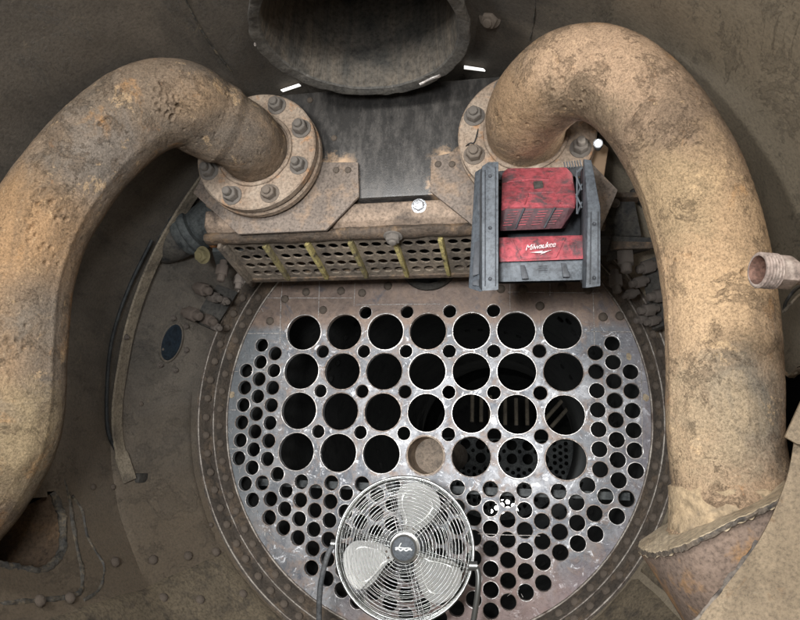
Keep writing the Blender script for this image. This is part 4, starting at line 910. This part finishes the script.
# lattice ribs on the inner face of the right rail
for k in range(7):
    z0 = 172 + 0 * k
for a, b_ in [((0.4899,-0.9750,0.3982),(0.5019,-0.9750,0.3633)),((0.5024,-0.9750,0.3779),(0.4881,-0.9750,0.3447)),((0.4884,-0.9750,0.3543),(0.5003,-0.9750,0.3200)),((0.5008,-0.9750,0.3344),(0.4890,-0.9750,0.3062)),((0.4926,-0.9750,0.4128),(0.4890,-0.9750,0.3062)),((0.5038,-0.9750,0.4171),(0.4924,-0.9750,0.4079))]:
    part('lattice_rib', MB().tube([a, b_], .0022, 6), M['plastic'], ch)
hb2 = hullp('top_handle', [(0.3075,-0.8400,0.4835),(0.5204,-0.8400,0.4839),(0.5194,-0.8400,0.4570),(0.3074,-0.8400,0.4587),(0.3056,-0.8000,0.5019),(0.5240,-0.8000,0.5023),(0.5230,-0.8000,0.4747),(0.3055,-0.8000,0.4764)], M['plastic_dark'], .003)
for k in range(7):
    a = Vector((0.4711,-0.8600,0.4885)).lerp(Vector((0.5096,-0.8600,0.4913)), k / 6); part('grip_rib', MB().tube([a, a + Vector((.003, 0, -.018))], .0016, 6), M['plastic'], ch)
hullp('back_panel', [(0.3003,-0.8000,0.4824),(0.5228,-0.8000,0.4692),(0.5128,-0.8000,0.1945),(0.2986,-0.8000,0.1945),(0.2960,-0.7180,0.4954),(0.5292,-0.7180,0.4823),(0.5208,-0.7180,0.2487),(0.2946,-0.7180,0.2551)], M['plastic_dark'], .002)
red = hullp('battery_cover', [(0.3335,-0.8600,0.4809),(0.4755,-0.8600,0.4747),(0.4898,-0.8700,0.4506),(0.3188,-0.8700,0.4623),(0.3206,-0.9550,0.3516),(0.3312,-0.9650,0.3346),(0.4750,-0.9650,0.3300),(0.4906,-0.9550,0.3491),(0.4865,-0.9550,0.3261),(0.3192,-0.9550,0.3292),(0.3162,-0.8200,0.4118),(0.4971,-0.8200,0.4024),(0.3219,-0.8200,0.4890),(0.4874,-0.8200,0.4788)], M['red'], .003)
ventb = hullp('vent_housing', [(0.3192,-0.9530,0.3325),(0.3310,-0.9610,0.3325),(0.4752,-0.9610,0.3279),(0.4867,-0.9530,0.3281),(0.4562,-0.9350,0.2874),(0.3157,-0.9350,0.2871),(0.3105,-0.8200,0.3280),(0.4730,-0.8200,0.3292),(0.4964,-0.8200,0.3811),(0.3135,-0.8200,0.3900)], M['vent'], .002)
def facept(u, v):      # a point on the sloping vent face
    a = Vector((0.3311,-0.9625,0.3319)); b_ = Vector((0.4751,-0.9625,0.3273)); c_ = Vector((0.3181,-0.9375,0.2886)); d = Vector((0.4550,-0.9375,0.2878))
    return a.lerp(b_, u).lerp(c_.lerp(d, u), v)
for gidx in range(4):
    for r in range(6):
        u0 = .06 + .235 * gidx - .01 * r; v = .16 + .125 * r
        part('vent_louvre', MB().tube([facept(u0, v), facept(u0 + .15, v - .02)], .0011, 6), M['red'], ventb)
for u_ in (.27, .75):
    part('body_rib', MB().tube([facept(u_ + .02, -.02), facept(u_ - .03, .95)], .0028, 6), M['plastic_dark'], ventb)
def coverpt(u, v):     # a point on the sloping red cover
    a = Vector((0.3287,-0.8660,0.4730)); b_ = Vector((0.4797,-0.8660,0.4650)); c_ = Vector((0.3267,-0.9655,0.3396)); d = Vector((0.4817,-0.9655,0.3343))
    return a.lerp(b_, u).lerp(c_.lerp(d, u), v)
part('latch', MB().hull([coverpt(u, v) + Vector((0, -h, h * .6)) for u, v in ((.44, .42), (.58, .40), (.59, .55), (.45, .58)) for h in (-.004, .006)]), M['dark_casting'], red, bevel=.001)
for seg in ([(.30, 1.0), (.36, .70), (.74, .68), (.82, .98)], [(.02, .38), (.40, .30), (.68, .32), (.72, .05)]):
    for a, b_ in zip(seg, seg[1:]):
        part('moulded_line', MB().tube([coverpt(*a) + Vector((0, -.001, .0005)), coverpt(*b_) + Vector((0, -.001, .0005))], .0018, 6), M['red'], red)
lowr = hullp('front_bar', [(0.3144,-0.9600,0.2625),(0.5015,-0.9600,0.2611),(0.5082,-0.9750,0.2393),(0.5058,-0.9850,0.1969),(0.3152,-0.9850,0.1959),(0.3150,-0.9750,0.2417),(0.3097,-0.8600,0.2957),(0.5144,-0.8600,0.2928),(0.5123,-0.8600,0.2376),(0.3093,-0.8600,0.2365)], M['red'], .003)
hullp('lower_bar', [(0.3147,-0.9750,0.1978),(0.5045,-0.9750,0.1982),(0.5037,-0.9650,0.1548),(0.3139,-0.9650,0.1548),(0.3093,-0.8600,0.2339),(0.5145,-0.8600,0.2351),(0.5127,-0.8600,0.1857),(0.3090,-0.8600,0.1858)], M['plastic'], .002)
for xa in ((0.3613,-0.9770,0.1899), (0.4507,-0.9770,0.1918)):
    a = Vector(xa); part('moulded_step', MB().hull([a + Vector(q) for q in ((0, 0, 0), (.010, 0, 0), (.018, 0, -.032), (.004, 0, -.032), (0, .01, 0), (.010, .01, 0), (.018, .01, -.032), (.004, .01, -.032))]), M['plastic_dark'], ch, bevel=.001)
for k in range(3):
    a = Vector((0.4007,-0.9790,0.1858)) + Vector((0, .0006 * k, -.005 * k)); part('grip_line', MB().tube([a, a + Vector((.02, 0, 0))], .0009, 6), M['plastic_dark'], ch)
tm = text_mesh('Milwaukee', .0175, .0006, .42, M['logo'], 'logo')
lo = put('logo', tm, lowr, at(lowr, (0.4059,-0.9845,0.2301)), (math.radians(99), math.radians(-6), 0))
ul = [Vector(q) for q in ((0.3838,-0.9860,0.2158), (0.4122,-0.9850,0.2196), (0.4078,-0.9860,0.2155), (0.4318,-0.9850,0.2210), (0.4055,-0.9870,0.2097), (0.4099,-0.9860,0.2140))]
part('logo_underline', MB().prism(ul, (0, .003, 0)), M['logo'], lowr, smooth=0)
for a, b_ in [((0.3442,-0.9730,0.2509),(0.3660,-0.9860,0.2010)),((0.3660,-0.9860,0.2010),(0.4399,-0.9860,0.2033)),((0.4399,-0.9860,0.2033),(0.4612,-0.9730,0.2511))]:
    part('moulded_line', MB().tube([a, b_], .0014, 6), M['red'], lowr)

for a, b_ in (((0.2868,-1.0215,0.4042), (0.2863,-1.0215,0.1312)), ((0.3105,-1.0215,0.4101), (0.3090,-1.0215,0.1307)), ((0.5149,-1.0215,0.2918), (0.5067,-1.0215,0.1305)), ((0.5295,-1.0215,0.2911), (0.5230,-1.0215,0.1323))):
    part('rail_groove', MB().tube([a, b_], .0012, 6), M['plastic_dark'], ch)
for p in ((0.2980,-1.0210,0.3890), (0.2976,-1.0210,0.2644), (0.2972,-1.0210,0.1469), (0.5201,-1.0210,0.2642), (0.5154,-1.0210,0.1436)):
    part('screw', MB().lathe([(0, -.001), (.0042, -.001), (.0042, .0012), (.003, .002), (.0012, .0008), (0, .0008)], Matrix.Translation(p) @ zto((0, -1, 0)).to_matrix().to_4x4(), 16), M['plastic_dark'], ch, smooth=40)
# ------------------------------------------------------------------ fan
FC = Vector((-0.0051,-0.3400,-0.5051))
fan = thing('floor_fan', FC, 'round chrome wire cage fan with aluminium blades before the tube sheet', 'fan')
fn = Vector((.14, -.98, .10)).normalized(); FR = zto(fn)
fan.rotation_euler = FR.to_euler(); OFF[fan.name] = Vector((0, 0, 0))
RF = .208
def fl(name, mb, m, parent=fan, **kw): return part(name, mb, m, parent, world=False, **kw)
def dome(r, z0, d): return z0 + d * (1 - (r / RF) ** 2.6)
def cage(z0, d, name, rings, rw, mat_):
    b = MB()
    for k in range(rings):
        r = .048 + (RF - .052) * k / (rings - 1)
        b.tube([(r * math.cos(2 * PI * q / 72), r * math.sin(2 * PI * q / 72), dome(r, z0, d)) for q in range(72)], rw, 6, closed=True)
    return fl(name, b, mat_, smooth=70)
cage(.012, .045, 'front_grille', 17, .0010, M['wire'])
cage(-.085, -.020, 'rear_grille', 14, .0010, M['wire'])
for k in range(6):
    for off in (-.006, .006):
        a = PI / 6 + k * PI / 3 + .28
        for z0, d, sg in ((.0105, .045, 1), (-.085, -.020, -1)):
            pts = []
            for q in range(12):
                r = .036 + (RF - .036) * q / 11; pts.append((r * math.cos(a) - off * math.sin(a), r * math.sin(a) + off * math.cos(a), dome(r, z0, d) - sg * .002))
            fl('spoke_wire', MB().tube(pts, .0014, 6), M['wire'], smooth=70)
fl('rim_band', MB().lathe([(RF - .006, .014), (RF, .018), (RF + .005, .012), (RF + .005, -.08), (RF, -.088), (RF - .004, -.084), (RF - .001, -.07), (RF - .001, .006), (RF - .006, .014)], n=96), rough_mat('dull_steel_band', (170, 172, 170), (150, 152, 150), (130, 130, 128), 10, 120, .4, .7, bump=.0002), smooth=50) if False else None
for z in (.014, -.02, -.055, -.088):
    fl('rim_wire', MB().tube([((RF + (.002 if z < .01 else 0)) * math.cos(2 * PI * q / 96), (RF + (.002 if z < .01 else 0)) * math.sin(2 * PI * q / 96), z) for q in range(96)], .0042 if z > .01 else .003, 8, closed=True), M['wire'], smooth=70)
for k in range(48):
    a = 2 * PI * k / 48; b = MB().tube([((RF + .001) * math.cos(a), (RF + .001) * math.sin(a), z) for z in (.014, -.03, -.088)], .0011, 5)
    fl('side_wire', b, M['wire'])
# blades: broad kidney paddles with a pressed rib
def blade(a0):
    out = [(.045, -.30), (.075, -.52), (.12, -.56), (.165, -.50), (.192, -.30), (.196, -.02), (.188, .22), (.165, .36), (.13, .40), (.10, .36), (.072, .30), (.045, .35)]
    P = spline([(r * math.cos(t), r * math.sin(t), 0) for r, t in out + out[:1]], 60)[:-1]
    cen = sum(P, Vector()) / len(P)
    def lift(p):
        t = math.atan2(p.y, p.x); r = p.length; return Vector((p.x, p.y, -.030 + .075 * t * min(1, r / .15) + .012 * (r / .2) ** 2))
    Rm = Matrix.Rotation(a0, 3, 'Z'); L = []
    for f in (1, .8, .6, .35, .06): L.append([Rm @ lift(cen + (p - cen) * f) for p in P])
    bk = [[q + Vector((0, 0, -.0022)) for q in l] for l in L[::-1]]
    o = fl('blade', MB().loops(L[::-1] + [l for l in bk[::-1]], True, True), M['alu'], smooth=40)
    rib = [Rm @ (lift(cen + (p - cen) * .70) + Vector((0, 0, .001))) for p in P]
    fl('pressed_rib', MB().tube(rib, .0022, 6, closed=True), M['alu'], parent=o, smooth=70)
    for rr, t in ((.058, -.2), (.058, .12)):
        q = Rm @ (lift(Vector((rr * math.cos(t), rr * math.sin(t), 0))) + Vector((0, 0, .0005))); s_ = put('rivet', RIV, o, q); s_.scale = (.004, .004, .004)
    return o
for a in (78, 205, 325): blade(math.radians(a))
fl('motor', MB().lathe([(0, -.12), (.05, -.12), (.062, -.10), (.062, -.06), (.045, -.05), (.045, -.015), (0, -.015)], n=36), M['motor'], smooth=40)
fl('hub', MB().lathe([(.045, -.05), (.045, -.012), (.02, -.006), (0, -.006)], n=36), M['alu'], smooth=40)
bdg = fl('badge', MB().lathe([(0, .045), (.037, .045), (.037, .0625), (.034, .064), (0, .064)], n=48), M['badge'], smooth=40)
fl('badge_ring', MB().lathe([(.0335, .060), (.0335, .066), (.036, .0675), (.0395, .066), (.0395, .048), (.0335, .048)], n=48), M['wire'], parent=bdg, smooth=50)
for pts, r in (([(-.024, -.004), (-.016, -.002), (-.008, -.006), (0, -.002), (.008, -.006), (.016, -.002), (.025, -.004)], .0026), ([(-.025, .001), (-.012, .0025), (.002, .001), (.014, .002), (.022, .0005)], .0016), ([(-.014, .002), (-.011, .009), (-.007, .015)], .0016)):
    fl('emblem_stroke', MB().tube([(x, y, .0645) for x, y in spline([(a, b_, 0) for a, b_ in pts], 24) for x, y in [(x, y)]] if False else [(q.x, q.y, .0645) for q in spline([(a, b_, 0) for a, b_ in pts], 24)], r, 8), M['badge_white'], parent=bdg, smooth=70)
inv = (Matrix.Translation(FC) @ FR.to_matrix().to_4x4()).inverted()
def floc(p): return inv @ Vector(p)
for side, pts in ((-1, [(-0.2188,-0.3600,-0.5025), (-0.2337,-0.3700,-0.5251), (-0.2469,-0.3700,-0.5716), (-0.2559,-0.3700,-0.6344), (-0.2575,-0.3600,-0.7145), (-0.2569,-0.3400,-0.7798)]), (1, [(0.2042,-0.3600,-0.5412), (0.2188,-0.3600,-0.5568), (0.2188,-0.3600,-0.6056), (0.2065,-0.3500,-0.6835), (0.1942,-0.3400,-0.7450)])):
    fl('stand_leg', MB().tube([floc(p) for p in spline(pts, 30)], .0085, 12), M['motor'] if side < 0 else M['wire'], smooth=60)
    p = floc(pts[0]); fl('pivot_knob', MB().lathe([(0, -.012), (.013, -.012), (.013, .012), (0, .012)], Matrix.Translation(p) @ zto((1, 0, 0)).to_matrix().to_4x4(), 16), M['wire'], smooth=40)
lg = [(-0.2569,-0.3400,-0.7798), (-0.2241,-0.3400,-0.8046), (-0.0274,-0.3300,-0.8050), (0.1655,-0.3400,-0.7737), (0.1942,-0.3400,-0.7450)]
fl('stand_foot', MB().tube([floc(p) for p in spline(lg, 30)], .0085, 12), M['motor'], smooth=60)
